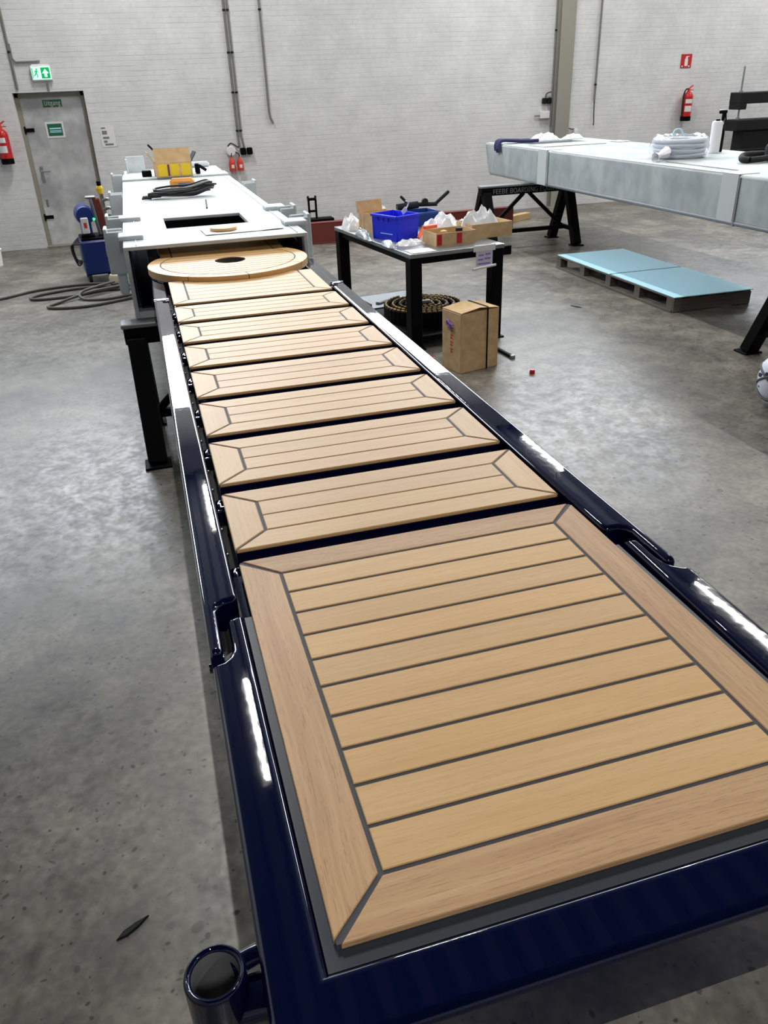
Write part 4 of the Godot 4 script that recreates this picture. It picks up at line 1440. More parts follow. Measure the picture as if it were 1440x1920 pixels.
# ----------------------------------------------------------------- blue power unit and hoses
func power_unit() -> void:
	var u := thing("power_unit", "blue power unit on small wheels beside the white housing", "power unit", Vector3(-0.63, 0, -10.72), 0.12)
	var s := mb(40.0)
	s.box(Vector3(0, 0.29, 0), Vector3(0.34, 0.40, 0.5), 0.02)
	part("cabinet", s, M.unit_blue, u)
	s = mb(40.0)
	s.box(Vector3(0, 0.505, 0), Vector3(0.30, 0.03, 0.44), 0.01)
	s.box(Vector3(-0.06, 0.53, 0.13), Vector3(0.16, 0.05, 0.12), 0.01)
	part("top_deck", s, M.black, u)
	s = mb(40.0)
	s.lathe(PackedVector2Array([Vector2(0, -0.19), Vector2(0.09, -0.19), Vector2(0.105, -0.17), Vector2(0.11, -0.1), Vector2(0.11, 0.12), Vector2(0.095, 0.17), Vector2(0, 0.18)]), Vector3(-0.05, 0.77, 0.0), 24, Basis(Vector3.RIGHT, PI * 0.5))
	s.box(Vector3(-0.05, 0.62, 0.0), Vector3(0.12, 0.2, 0.2), 0.02)
	part("motor", s, M.unit_blue, u)
	s = mb(30.0)
	s.box(Vector3(-0.07, 0.66, 0.20), Vector3(0.085, 0.18, 0.05), 0.008)
	var lb := part("control_box", s, M.label, u)
	s = mb(20.0)
	s.box(Vector3(-0.068, 0.665, 0.2262), Vector3(0.035, 0.06, 0.002))
	part("red_print", s, M.cee_red, lb)
	s = mb(40.0)
	s.lathe(PackedVector2Array([Vector2(0, 0), Vector2(0.016, 0), Vector2(0.014, 0.01), Vector2(0, 0.014)]), Vector3(0.045, 0.725, 0.19), 12, Basis(Vector3.RIGHT, PI * 0.5))
	part("indicator_light", s, M.led, u)
	s = mb(30.0)
	s.box(Vector3(0.13, 0.35, 0.252), Vector3(0.05, 0.11, 0.006), 0.002)
	part("label_plate", s, M.zinc, u)
	s = mb(40.0)
	s.bar(Vector3(0.17, 0.46, 0.0), Vector3(0.115, 0.94, 0.0), 0.09, 0.12, 0.012)
	part("red_panel", s, M.red_oxide, u)
	s = mb(40.0)
	s.bar(Vector3(0.10, 0.52, 0.03), Vector3(0.055, 0.94, 0.03), 0.04, 0.08, 0.01)
	s.box(Vector3(0.06, 0.955, 0.02), Vector3(0.12, 0.03, 0.1), 0.01)
	part("grey_frame", s, M.zinc, u)
	s = mb(40.0)
	s.lathe(PackedVector2Array([Vector2(0, 0), Vector2(0.03, 0.0), Vector2(0.045, 0.06), Vector2(0.03, 0.09), Vector2(0, 0.09)]), Vector3(0.19, 0.98, 0.0), 16)
	part("yellow_cap", s, M.yellow, u)
	s = mb(40.0)
	s.lathe(PackedVector2Array([Vector2(0, 0), Vector2(0.025, 0.0), Vector2(0.025, 0.05), Vector2(0, 0.05)]), Vector3(0.19, 1.072, 0.0), 12)
	part("black_knob", s, M.black, u)
	s = mb(40.0)
	for k in 3:
		s.tube(curve([Vector3(0.2, 0.9 - k * 0.1, 0.02), Vector3(0.26, 0.92 - k * 0.1, 0.05), Vector3(0.32, 0.88 - k * 0.1, 0.05)], 4), 0.018, 8)
	s.lathe(PackedVector2Array([Vector2(0, 0), Vector2(0.04, 0), Vector2(0.045, 0.02), Vector2(0.045, 0.16), Vector2(0.03, 0.2), Vector2(0, 0.2)]), Vector3(0.26, 0.55, 0.06), 14)
	part("valve_block", s, M.zinc, u)
	for a in [[-0.13, 0.2], [0.13, 0.2], [-0.13, -0.2], [0.13, -0.2]]:
		s = mb(40.0)
		s.lathe(PackedVector2Array([Vector2(0, -0.02), Vector2(0.045, -0.02), Vector2(0.05, -0.012), Vector2(0.05, 0.012), Vector2(0.045, 0.02), Vector2(0, 0.02)]), Vector3(a[0], 0.05, a[1]), 16, Basis(Vector3.BACK, PI * 0.5))
		s.box(Vector3(a[0], 0.085, a[1]), Vector3(0.03, 0.03, 0.05))
		part("wheel", s, M.black_matt, u)
	s = mb(60.0)
	for k in 4:
		s.tube(curve([Vector3(-0.17, 0.52 - k * 0.02, 0.1 + k * 0.04), Vector3(-0.25 - k * 0.01, 0.44, 0.12 + k * 0.03), Vector3(-0.24, 0.28 - k * 0.02, 0.12 + k * 0.03), Vector3(-0.18, 0.26, 0.14 + k * 0.03)], 6), 0.009, 6)
	part("hung_cable", s, M.cable, u)
	var pail := thing("white_canister", "pale round canister on the floor under the blue power unit", "canister", Vector3(-0.42, 0, -10.28))
	s = mb(40.0)
	s.lathe(PackedVector2Array([Vector2(0, 0), Vector2(0.085, 0), Vector2(0.095, 0.015), Vector2(0.095, 0.09), Vector2(0.08, 0.115), Vector2(0, 0.12)]), Vector3.ZERO, 24)
	part("drum", s, mat(srgb(206, 200, 178), 0.6), pail)
	# hoses on the floor
	var y := 0.016
	tag(wire("floor_hose", [Vector3(-3.2, y, -9.3), Vector3(-2.4, y, -9.62), Vector3(-1.73, y, -9.95), Vector3(-1.35, y, -10.25), Vector3(-0.95, y, -10.35), Vector3(-0.6, y, -10.3), Vector3(-0.2, y, -10.0)], 0.016, M.cable_grey), "dark hose leaving the picture at the left edge", "hose")
	tag(wire("floor_hose", [Vector3(-0.5, y, -10.12), Vector3(-0.9, y, -10.14), Vector3(-1.28, y, -9.98), Vector3(-1.38, y, -9.82), Vector3(-1.25, y, -9.72), Vector3(-0.9, y, -9.75), Vector3(-0.55, y, -9.9), Vector3(-0.15, y, -9.82)], 0.016, M.cable_grey), "dark hose loop just in front of the blue power unit", "hose")
	tag(wire("floor_hose", [Vector3(-0.3, y + 0.03, -9.95), Vector3(-0.72, y + 0.03, -9.72), Vector3(-1.05, y, -9.45), Vector3(-1.15, y, -9.28), Vector3(-1.0, y, -9.17), Vector3(-0.72, y, -9.15), Vector3(-0.4, y, -9.28), Vector3(-0.05, y, -9.5)], 0.016, M.cable_grey), "dark hose loop lying nearest to the camera by the housing", "hose")
	tag(wire("floor_hose", [Vector3(-0.45, y + 0.06, -10.05), Vector3(-0.8, y + 0.05, -9.68), Vector3(-0.78, y, -9.5), Vector3(-0.55, y, -9.42), Vector3(-0.3, y, -9.5), Vector3(0.0, y, -9.62)], 0.016, M.cable_grey), "dark hose loop crossing between the other hose loops", "hose")

# ----------------------------------------------------------------- things on the white housing
func things_on_housing() -> void:
	var yt := 1.2225
	# open carton with yellow packs
	var b := thing("open_carton", "open cardboard box with yellow packs on the white housing", "box", Vector3(0.395, 1.2415, -9.36), 0.06)
	open_box(b, Vector3(0.37, 0.135, 0.27), 0.006)
	var s := mb(30.0)
	s.box(Vector3(0, 0.203, 0.104), Vector3(0.37, 0.15, 0.006), 0.0, Basis(Vector3.RIGHT, -0.45))
	part("flap", s, M.card, b)
	s = mb(30.0)
	s.box(Vector3(-0.215, 0.185, 0.0), Vector3(0.006, 0.13, 0.25), 0.0, Basis(Vector3.BACK, 0.5))
	part("flap", s, M.card, b)
	s = mb(30.0)
	s.box(Vector3(0.215, 0.175, 0.0), Vector3(0.006, 0.12, 0.25), 0.0, Basis(Vector3.BACK, -0.6))
	part("flap", s, M.machine, b)
	for a in [[-0.12, 0.06], [0.005, 0.055], [0.12, 0.065]]:
		s = mb(30.0)
		s.box(Vector3(a[0], 0.066, 0.1385), Vector3(a[1] + 0.03, 0.115, 0.004), 0.001)
		part("yellow_print", s, M.yellow, b)
	s = mb(30.0)
	s.box(Vector3(-0.058, 0.066, 0.1395), Vector3(0.018, 0.11, 0.004), 0.001)
	part("brown_stripe", s, M.red_oxide, b)
	for a in [["yellow pack at the left inside the open carton", -0.1], ["yellow pack at the right inside the open carton", 0.06]]:
		var p := thing("yellow_pack", a[0], "pack", b.position + Vector3(a[1], 0.008, -0.02), 0.06, "yellow packs in the open carton")
		s = mb(40.0)
		s.box(Vector3(0, 0.06, 0), Vector3(0.12, 0.12, 0.18), 0.012)
		part("sleeve", s, M.yellow, p)
	var st := thing("pry_bar", "dark steel bar sticking out of the open carton", "bar", b.position + Vector3(-0.12, 0.14, -0.02))
	s = mb(40.0)
	s.bar(Vector3(0.05, 0.0, 0.0), Vector3(-0.1, 0.17, 0.0), 0.02, 0.03, 0.004)
	part("shaft", s, M.machine, st)
	var cl := thing("black_clamp", "small black clamp lying right of the open carton", "clamp", Vector3(0.655, 1.2415, -9.42))
	s = mb(30.0)
	s.box(Vector3(0, 0.05, 0), Vector3(0.05, 0.1, 0.12), 0.01)
	s.bar(Vector3(0.02, 0.08, 0), Vector3(0.09, 0.03, 0.03), 0.03, 0.02, 0.004)
	part("jaw", s, M.black, cl)
	cl = thing("black_block", "small dark block left of the open carton", "block", Vector3(0.12, 1.2415, -9.45))
	s = mb(30.0)
	s.box(Vector3(0, 0.03, 0), Vector3(0.1, 0.06, 0.1), 0.008)
	part("body", s, M.black, cl)
	# bundle of black cable with its remote
	var coil := thing("cable_bundle", "bundle of black cable looped on the white housing", "cable", Vector3(0.36, yt, -7.45))
	var base := coil.position
	for k in 9:
		s = mb(60.0)
		var a := 0.26 + rng.randf_range(-0.04, 0.03)
		var bb := 0.075 + rng.randf_range(-0.02, 0.03)
		var pts := []
		var ph := rng.randf() * TAU
		for i in 10:
			var t := TAU * i / 10.0
			pts.append(Vector3(cos(t) * a + 0.02 * sin(t * 2.0 + ph), 0.012 + 0.011 * k * 0.6 + 0.022 * (1.0 + sin(t + ph)) * 0.5 + (0.03 if cos(t) > 0.5 else 0.0), sin(t) * bb + 0.06 * cos(t) * (1 if k % 2 else -1) * 0.5))
		s.tube(curve(pts, 6, true), 0.009, 8, true)
		part("loop", s, M.cable, coil)
	s = mb(60.0)
	s.tube(curve([Vector3(-0.18, 0.02, 0.02), Vector3(-0.26, 0.02, 0.05), Vector3(-0.34, 0.013, 0.06)], 5), 0.009, 8)
	s.lathe(PackedVector2Array([Vector2(0, 0), Vector2(0.018, 0), Vector2(0.015, 0.07), Vector2(0, 0.075)]), Vector3(-0.26, 0.02, 0.05), 10, Basis(Vector3.BACK, PI * 0.5))
	part("plug_end", s, M.cable, coil)
	var rem := thing("hand_remote", "yellow and blue hand remote behind the black cable bundle", "remote", Vector3(0.40, yt, -7.95), -0.2)
	s = mb(40.0)
	s.box(Vector3(0, 0.055, 0), Vector3(0.22, 0.11, 0.09), 0.025)
	part("shell", s, M.amber, rem)
	s = mb(40.0)
	s.box(Vector3(0.035, 0.045, 0.047), Vector3(0.13, 0.05, 0.012), 0.004)
	var kp := part("key_pad", s, M.blue_dark, rem)
	for x in [0.0, 0.045, 0.085]:
		s = mb(40.0)
		s.box(Vector3(x, 0.045, 0.056), Vector3(0.026, 0.03, 0.008), 0.003)
		part("button", s, M.machine, kp)
	# rod, paper and round teak lid
	var rod := thing("thin_rod", "thin dark rod lying on the white housing before the cables", "rod", Vector3(0.505, yt, -6.8))
	s = mb(40.0)
	s.tube(PackedVector3Array([Vector3(0.02, 0.006, -0.27), Vector3(-0.02, 0.006, 0.27)]), 0.006, 8)
	part("shaft", s, M.machine, rod)
	var pp := thing("paper_sheet", "white sheet of paper at the front edge of the white housing", "paper", Vector3(0.60, yt, -5.37), 0.06)
	sheet_part(pp, 0.50, 0.28, 0.006, 5, M.paper)
	var lid := thing("round_teak_lid", "small round teak lid lying on the white paper", "lid", Vector3(0.485, yt + 0.0085, -5.37))
	s = mb(40.0)
	s.slab(circle(Vector2.ZERO, 0.085, 40), 0.0, 0.016, 0.002, 2)
	part("disc", s, M.teak[0], lid)

func open_box(parent: Node, d: Vector3, t: float, m: Material = null) -> void:
	m = m if m else M.card
	for a in [["panel", Vector3(0, t * 0.5, 0), Vector3(d.x, t, d.z)], ["panel", Vector3(0, d.y * 0.5, d.z * 0.5), Vector3(d.x, d.y, t)], ["panel", Vector3(0, d.y * 0.5, -d.z * 0.5), Vector3(d.x, d.y, t)], ["panel", Vector3(d.x * 0.5, d.y * 0.5, 0), Vector3(t, d.y, d.z)], ["panel", Vector3(-d.x * 0.5, d.y * 0.5, 0), Vector3(t, d.y, d.z)]]:
		var s := mb(20.0)
		s.box(a[1], a[2])
		part(a[0], s, m, parent)

# a gently wavy sheet with thickness
func sheet_part(parent: Node, w: float, d: float, wave: float, seed_: int, m: Material, called := "sheet") -> void:
	var n := noise(seed_, 2.2, 2)
	var s := mb(60.0)
	var N := 12
	var at := func(i, j, o): return Vector3((float(i) / N - 0.5) * w, 0.002 + wave * (0.5 + 0.5 * n.get_noise_2d(i * 0.9, j * 0.9)) + o, (float(j) / N - 0.5) * d)
	for i in N:
		for j in N:
			s.quad(at.call(i, j, 0), at.call(i, j + 1, 0), at.call(i + 1, j + 1, 0), at.call(i + 1, j, 0))
			s.quad(at.call(i, j, -0.0015), at.call(i + 1, j, -0.0015), at.call(i + 1, j + 1, -0.0015), at.call(i, j + 1, -0.0015))
	part(called, s, m, parent)

# a crumpled lump: heightfield over an oval, closed below
func crumple(called: String, label: String, category: String, at: Vector3, size: Vector3, seed_: int, m: Material, group := "", turn := 0.0) -> Node3D:
	var t := thing(called, label, category, at, turn, group)
	var n1 := noise(seed_, 0.9, 3)
	var n2 := noise(seed_ + 7, 2.6, 2)
	n2.fractal_type = FastNoiseLite.FRACTAL_RIDGED
	var s := mb(28.0)
	var R := 9
	var A := 26
	var pt := func(i, k):
		var f := float(i) / R
		var an: float = TAU * (k % A) / A
		var edge := 1.0 + 0.28 * n1.get_noise_2d(cos(an) * 1.5 + 9.0, sin(an) * 1.5)
		var x := cos(an) * f * edge
		var z := sin(an) * f * edge
		var hgt: float = (1.0 - pow(f, 3.2)) * (0.72 + 0.45 * n1.get_noise_2d(x * 1.4 + 3.0, z * 1.4) + 0.22 * n2.get_noise_2d(x * 0.5, z * 0.5))
		return Vector3(x * size.x * 0.5, maxf(0.0, hgt) * size.y + (0.012 * (1.0 - f)), z * size.z * 0.5)
	for i in R:
		for k in A:
			s.quad(pt.call(i, k), pt.call(i + 1, k), pt.call(i + 1, k + 1), pt.call(i, k + 1))
	for k in A:
		var a: Vector3 = pt.call(R, k)
		var b: Vector3 = pt.call(R, k + 1)
		s.tri(Vector3.ZERO, a * Vector3(1, 0, 1), b * Vector3(1, 0, 1))
	part("crumpled_body", s, m, t)
	return t

# ----------------------------------------------------------------- things on the girder
func things_on_girder() -> void:
	var y := 1.2245
	# plastic-wrapped coil of white cable
	var c := thing("wrapped_coil", "coil of white cable wrapped in clear plastic on the girder", "coil", Vector3(5.60, y - 0.002, -7.93))
	c.scale = Vector3(0.92, 0.95, 0.92)
	for k in 4:
		for j in 2:
			var s := mb(60.0)
			var pts := PackedVector3Array()
			for i in 40:
				var t := TAU * i / 40.0
				var r := 0.27 - j * 0.052 + 0.006 * sin(t * 3.0 + k)
				pts.append(Vector3(cos(t) * r, 0.03 + k * 0.048 + 0.004 * sin(t * 2.0 + k * 2.0), sin(t) * r))
			s.tube(pts, 0.024, 8, true)
			part("cable_turn", s, mat(srgb(186, 192, 204), 0.5), c)
	var n := noise(77, 3.0, 3)
	var s := mb(35.0)
	var A := 40
	var prof := [[0.20, 0.215], [0.265, 0.226], [0.305, 0.20], [0.322, 0.12], [0.318, 0.04], [0.30, 0.004]]
	var at := func(i, k):
		var t: float = TAU * (k % A) / A
		var d := 1.0 + 0.05 * n.get_noise_2d(cos(t) * 2.0 + i, sin(t) * 2.0)
		return Vector3(cos(t) * prof[i][0] * d, maxf(0.003, prof[i][1] + 0.02 * n.get_noise_2d(cos(t) * 3.0 + 5.0, sin(t) * 3.0 + i)), sin(t) * prof[i][0] * d)
	for i in prof.size() - 1:
		for k in A: s.quad(at.call(i, k), at.call(i, k + 1), at.call(i + 1, k + 1), at.call(i + 1, k))
	part("plastic_wrap", s, M.film, c)
	s = mb(35.0)
	var tail := func(i, k):
		var t: float = TAU * (k % 10) / 10.0
		var r: float = [0.09, 0.06, 0.04, 0.07][i] * (1.0 + 0.3 * n.get_noise_2d(k * 3.0, i * 5.0))
		return Vector3(-0.27 - 0.08 * i, 0.075 - 0.012 * i + sin(t) * r * 0.7, 0.16 + 0.05 * i + cos(t) * r)
	for i in 3:
		for k in 10: s.quad(tail.call(i, k), tail.call(i, k + 1), tail.call(i + 1, k + 1), tail.call(i + 1, k))
	part("wrap_tail", s, M.plastic, c)
	s = mb(60.0)
	s.tube(curve([Vector3(-0.03, 0.2, -0.12), Vector3(0.0, 0.27, -0.12), Vector3(0.06, 0.275, -0.1), Vector3(0.1, 0.2, -0.08)], 5), 0.008, 8)
	part("blue_tie", s, M.foil_blue, c)
	# can and spray bottle
	var k := thing("white_can", "tall white can standing on the girder beside the spray bottle", "can", Vector3(6.19, y - 0.003, -8.13))
	s = mb(40.0)
	s.lathe(PackedVector2Array([Vector2(0, 0), Vector2(0.054, 0), Vector2(0.057, 0.006), Vector2(0.057, 0.30), Vector2(0.05, 0.315), Vector2(0.04, 0.318), Vector2(0, 0.318)]), Vector3.ZERO, 28)
	part("body", s, M.label, k)
	s = mb(40.0)
	s.lathe(PackedVector2Array([Vector2(0, 0.318), Vector2(0.022, 0.318), Vector2(0.022, 0.335), Vector2(0, 0.338)]), Vector3.ZERO, 16)
	part("cap", s, M.black, k)
	k = thing("spray_bottle", "black trigger spray bottle standing on the girder", "bottle", Vector3(6.31, y - 0.003, -8.22))
	s = mb(40.0)
	s.lathe(PackedVector2Array([Vector2(0, 0), Vector2(0.042, 0), Vector2(0.046, 0.01), Vector2(0.046, 0.20), Vector2(0.036, 0.25), Vector2(0.018, 0.28), Vector2(0.018, 0.315), Vector2(0, 0.315)]), Vector3.ZERO, 20)
	part("body", s, M.black, k)
	s = mb(40.0)
	s.box(Vector3(0.01, 0.35, 0), Vector3(0.035, 0.07, 0.03), 0.008)
	s.box(Vector3(0.0, 0.40, 0), Vector3(0.10, 0.035, 0.032), 0.01)
	s.bar(Vector3(0.035, 0.385, 0), Vector3(0.05, 0.31, 0), 0.012, 0.016, 0.003)
	part("trigger_head", s, M.black, k)
	s = mb(40.0)
	s.box(Vector3(-0.005, 0.4205, 0), Vector3(0.075, 0.01, 0.026), 0.003)
	part("head_cap", s, M.label, k)
	s = mb(40.0)
	s.tube(PackedVector3Array([Vector3(0.02, 0.30, 0.0), Vector3(0.14, 0.285, 0.03)]), 0.003, 6)
	part("thin_tube", s, M.machine, k)
	# black strap
	k = thing("black_strap", "black padded strap curled on the girder at the right edge", "strap", Vector3(5.85, y - 0.003, -6.98))
	s = mb(60.0)
	s.tube(curve([Vector3(-0.16, 0.03, 0.06), Vector3(-0.19, 0.035, -0.01), Vector3(-0.1, 0.06, -0.1), Vector3(0.1, 0.06, -0.12), Vector3(0.35, 0.05, -0.08)], 6), 0.03, 10)
	s.tube(curve([Vector3(-0.16, 0.03, 0.06), Vector3(-0.02, 0.035, 0.07), Vector3(0.16, 0.05, 0.03), Vector3(0.36, 0.06, 0.02)], 6), 0.028, 10)
	s.box(Vector3(0.2, 0.08, -0.03), Vector3(0.2, 0.16, 0.12), 0.03)
	part("webbing", s, M.black_matt, k)
	# gloves, rags, paper
	var gl := thing("work_gloves", "dark blue work gloves drooping over the far girder edge", "gloves", Vector3(5.06, y - 0.003, -11.3))
	s = mb(60.0)
	for q in [[0.0, 0.0], [0.06, -0.04], [0.1, 0.05], [0.02, 0.08]]:
		s.tube(curve([Vector3(-0.085 - q[0] * 0.2, -0.10 + q[0] * 0.4, q[1] + 0.05), Vector3(-0.09, -0.01, q[1] + 0.02), Vector3(-0.04, 0.045, q[1]), Vector3(0.08 + q[0], 0.04, q[1] - 0.01), Vector3(0.24 + q[0], 0.028, q[1] * 1.5 - 0.03), Vector3(0.40 + q[0] * 1.4, 0.022, q[1] * 2.2 - 0.06)], 5), 0.022, 8)
	part("fingers", s, M.navy_cloth, gl)
	crumple("white_rag", "crumpled white rag at the back of the far girder end", "rag", Vector3(5.85, y, -11.55), Vector3(0.45, 0.09, 0.22), 301, M.plastic)
	crumple("white_rag", "flat white rag right of the crumpled one on the girder", "rag", Vector3(6.28, y, -11.5), Vector3(0.32, 0.06, 0.2), 302, M.paper)
	var pp := thing("paper_slip", "small white paper slip lying alone on the girder top", "paper", Vector3(6.45, y - 0.001, -10.5))
	sheet_part(pp, 0.2, 0.28, 0.004, 9, M.paper)

# ----------------------------------------------------------------- things on the table
func bin(label: String, at: Vector3, turn: float, d: Vector3, m: Material) -> Node3D:
	var t := thing("storage_bin", label, "bin", at, turn, "blue storage bins on the table")
	var s := mb(30.0)
	var h := d * 0.5
	var w := 0.004
	# slanted open-fronted bin: walls as thin prisms
	s.box(Vector3(0, w * 0.5, 0), Vector3(d.x * 0.92, w, d.z * 0.92))
	for sx in [-1.0, 1.0]:
		s.box(Vector3(sx * h.x * 0.97, h.y, 0), Vector3(w, d.y, d.z * 0.98), 0.001, Basis(Vector3.BACK, -sx * 0.06))
	s.box(Vector3(0, h.y, h.z * 0.97), Vector3(d.x, d.y, w), 0.001, Basis(Vector3.RIGHT, 0.10))
	s.box(Vector3(0, h.y, -h.z * 0.97), Vector3(d.x, d.y, w), 0.001, Basis(Vector3.RIGHT, -0.06))
	part("tub", s, m, t)
	s = mb(30.0)
	for sx in [-1.0, 1.0]: s.box(Vector3(sx * (h.x + 0.008), d.y - 0.012, 0), Vector3(0.012, 0.022, d.z), 0.003)
	for sz in [-1.0, 1.0]: s.box(Vector3(0, d.y - 0.012, sz * (h.z + 0.008)), Vector3(d.x + 0.02, 0.022, 0.012), 0.003)
	part("rim", s, m, t)
	for k in 3:
		s = mb(30.0)
		s.box(Vector3(-h.x - 0.004, d.y - 0.04, -h.z * 0.5 + k * d.z * 0.2), Vector3(0.012, 0.03, 0.012), 0.002)
		part("rib", s, m, t)
	return t

func things_on_table() -> void:
	var y := 0.8002
	var bl := bin("bright blue storage bin at the near left table edge", Vector3(2.14, y, -7.02), 0.42, Vector3(0.25, 0.215, 0.34), M.blue)
	var lab := mb(20.0)
	lab.box(Vector3(-0.1295, 0.06, 0.03), Vector3(0.003, 0.006, 0.16))
	part("card_slot", lab, M.foil_blue, bl)
	bin("dark blue storage bin behind the bright blue one", Vector3(2.56, y, -7.66), 0.12, Vector3(0.34, 0.13, 0.26), M.blue_dark)
	var tg := thing("white_tag", "curled white tag sticking out of the bright blue bin", "tag", Vector3(2.22, y + 0.20, -7.0), 0.4)
	var s := mb(40.0)
	s.box(Vector3(0.0, 0.03, 0), Vector3(0.06, 0.04, 0.003), 0.0, Basis(Vector3.BACK, 0.6))
	s.tube(curve([Vector3(0.02, 0.04, 0), Vector3(0.05, 0.09, 0), Vector3(0.02, 0.11, 0)], 4), 0.006, 6)
	part("slip", s, M.label, tg)
	# cardboard boxes
	var c := thing("open_carton", "open brown carton between the white plastic and the blue bin", "box", Vector3(2.13, y, -7.50), 0.3)
	open_box(c, Vector3(0.30, 0.17, 0.24), 0.005)
	s = mb(20.0)
	s.box(Vector3(-0.02, 0.215, -0.135), Vector3(0.28, 0.1, 0.005), 0.0, Basis(Vector3.RIGHT, -0.15))
	part("flap", s, M.card, c)
	for x in [-0.09, -0.03]:
		s = mb(20.0)
		s.box(Vector3(-0.152, 0.085, x), Vector3(0.004, 0.165, 0.012))
		part("corrugation", s, M.card, c)
	c = thing("open_carton", "low carton with red marks at the front table edge", "box", Vector3(2.49, y, -6.60), 0.13)
	open_box(c, Vector3(0.37, 0.105, 0.26), 0.005)
	for a in [[-0.16, 0.045], [0.03, 0.05]]:
		s = mb(20.0)
		s.box(Vector3(a[0], 0.052, 0.1335), Vector3(a[1], 0.085, 0.002))
		part("red_mark", s, M.red, c)
	for q in [["brown fitting at the left inside the low carton", -0.07, 0.07], ["dark fitting at the right inside the low carton", 0.07, 0.085]]:
		var p := thing("brass_fitting", q[0], "fitting", Vector3(2.52, y + 0.006, -6.62) + Vector3(q[1], 0, 0.0), 0.3, "fittings in the low carton")
		s = mb(40.0)
		s.lathe(PackedVector2Array([Vector2(0, 0), Vector2(0.045, 0), Vector2(0.045, 0.03), Vector2(0.03, 0.04), Vector2(0.03, q[2] + 0.02), Vector2(0, q[2] + 0.03)]), Vector3.ZERO, 12)
		part("body", s, M.pine if q[1] < 0.0 else M.machine, p)
	c = thing("open_carton", "brown carton tray with clear plastic bag at the right table corner", "box", Vector3(2.90, y, -6.80), 0.13)
	open_box(c, Vector3(0.40, 0.12, 0.28), 0.005)
	crumple("plastic_bag", "clear crumpled plastic bag bulging out of the carton tray", "bag", Vector3(2.86, y + 0.03, -6.78), Vector3(0.40, 0.22, 0.25), 411, M.plastic, "", 0.2)
	crumple("plastic_bag", "white plastic bag in the middle of the table behind the low carton", "bag", Vector3(2.62, y, -7.12), Vector3(0.38, 0.16, 0.34), 412, M.plastic)
	crumple("plastic_bag", "large white plastic sheet heaped along the far table end", "bag", Vector3(2.20, y, -7.86), Vector3(0.34, 0.20, 0.22), 413, M.plastic, "", 0.1)
	crumple("plastic_bag", "white plastic heap at the far left table corner", "bag", Vector3(1.93, y, -7.78), Vector3(0.20, 0.13, 0.34), 414, M.plastic)
	crumple("foil_wrap", "crumpled grey foil along the left table edge", "foil", Vector3(1.905, y, -7.25), Vector3(0.10, 0.06, 0.48), 415, M.zinc)
	crumple("plastic_bag", "small flat plastic bag before the bright blue bin", "bag", Vector3(2.17, y, -6.68), Vector3(0.26, 0.04, 0.16), 416, M.plastic)
	crumple("plastic_bag", "small white plastic bag left of the low carton", "bag", Vector3(2.40, y, -6.83), Vector3(0.20, 0.07, 0.13), 417, M.plastic)
	crumple("plastic_bag", "flat white plastic bag at the right table edge behind the tray", "bag", Vector3(2.91, y, -7.28), Vector3(0.15, 0.08, 0.30), 419, M.plastic)
	crumple("foil_wrap", "crumpled silver foil under the front of the bright blue bin", "foil", Vector3(1.985, y, -6.72), Vector3(0.10, 0.035, 0.34), 420, M.zinc)
	var sh := thing("paper_sheet", "white paper at the near corner of the table", "paper", on_table(-0.30, 0.78), TURN)
	sheet_part(sh, 0.22, 0.16, 0.004, 21, M.paper)
	# orange strap
	var o := thing("orange_strap", "bright orange strap between the plastic bags on the table", "strap", Vector3(2.415, y, -6.95), 0.3)
	s = mb(40.0)
	s.box(Vector3(0.03, 0.085, 0), Vector3(0.14, 0.03, 0.05), 0.006)
	s.bar(Vector3(-0.04, 0.08, 0), Vector3(-0.14, 0.012, 0.06), 0.035, 0.02, 0.004)
	part("webbing", s, M.orange, o)
	# black tools
	var t := thing("caulking_gun", "black caulking gun lying over the dark blue bin", "tool", Vector3(2.62, y + 0.15, -7.66), -0.1)
	s = mb(40.0)
	s.tube(PackedVector3Array([Vector3(-0.26, 0.02, 0.02), Vector3(-0.05, 0.035, 0)]), 0.035, 12)
	s.tube(PackedVector3Array([Vector3(-0.05, 0.035, 0), Vector3(0.14, 0.03, 0)]), 0.02, 10)
	s.bar(Vector3(0.12, 0.03, 0), Vector3(0.26, 0.14, 0.0), 0.03, 0.035, 0.008)
	s.bar(Vector3(-0.15, 0.05, 0), Vector3(-0.22, 0.12, 0.0), 0.025, 0.03, 0.006)
	s.lathe(PackedVector2Array([Vector2(0, -0.02), Vector2(0.03, -0.02), Vector2(0.03, 0.02), Vector2(0, 0.02)]), Vector3(0.02, 0.06, 0), 12, Basis(Vector3.RIGHT, PI * 0.5))
	part("frame", s, M.black_matt, t)
	t = thing("grey_tube", "grey plastic tube lying across the back of the table", "tube", Vector3(2.70, y, -7.40), 0.35)
	s = mb(40.0)
	s.tube(curve([Vector3(-0.22, 0.02, 0), Vector3(0.0, 0.045, 0.02), Vector3(0.25, 0.02, 0)], 5), 0.019, 10)
	part("pipe", s, M.cable_grey, t)
	t = thing("aluminium_bar", "thin pale bar lying on the table behind the bags", "bar", Vector3(2.68, y, -7.95), 0.1)
	s = mb(30.0)
	s.box(Vector3(0, 0.012, 0), Vector3(0.5, 0.022, 0.03), 0.003)
	part("profile", s, M.label, t)
	# document sleeve hanging on the front edge
	t = thing("document_sleeve", "clear sleeve with printed paper hanging on the front table edge", "sleeve", on_table(0.24, 0.884, 0.66), TURN)
	s = mb(20.0)
	s.box(Vector3(0, 0.04, 0.003), Vector3(0.16, 0.12, 0.002))
	part("printed_sheet", s, mat(srgb(214, 212, 230), 0.7), t)
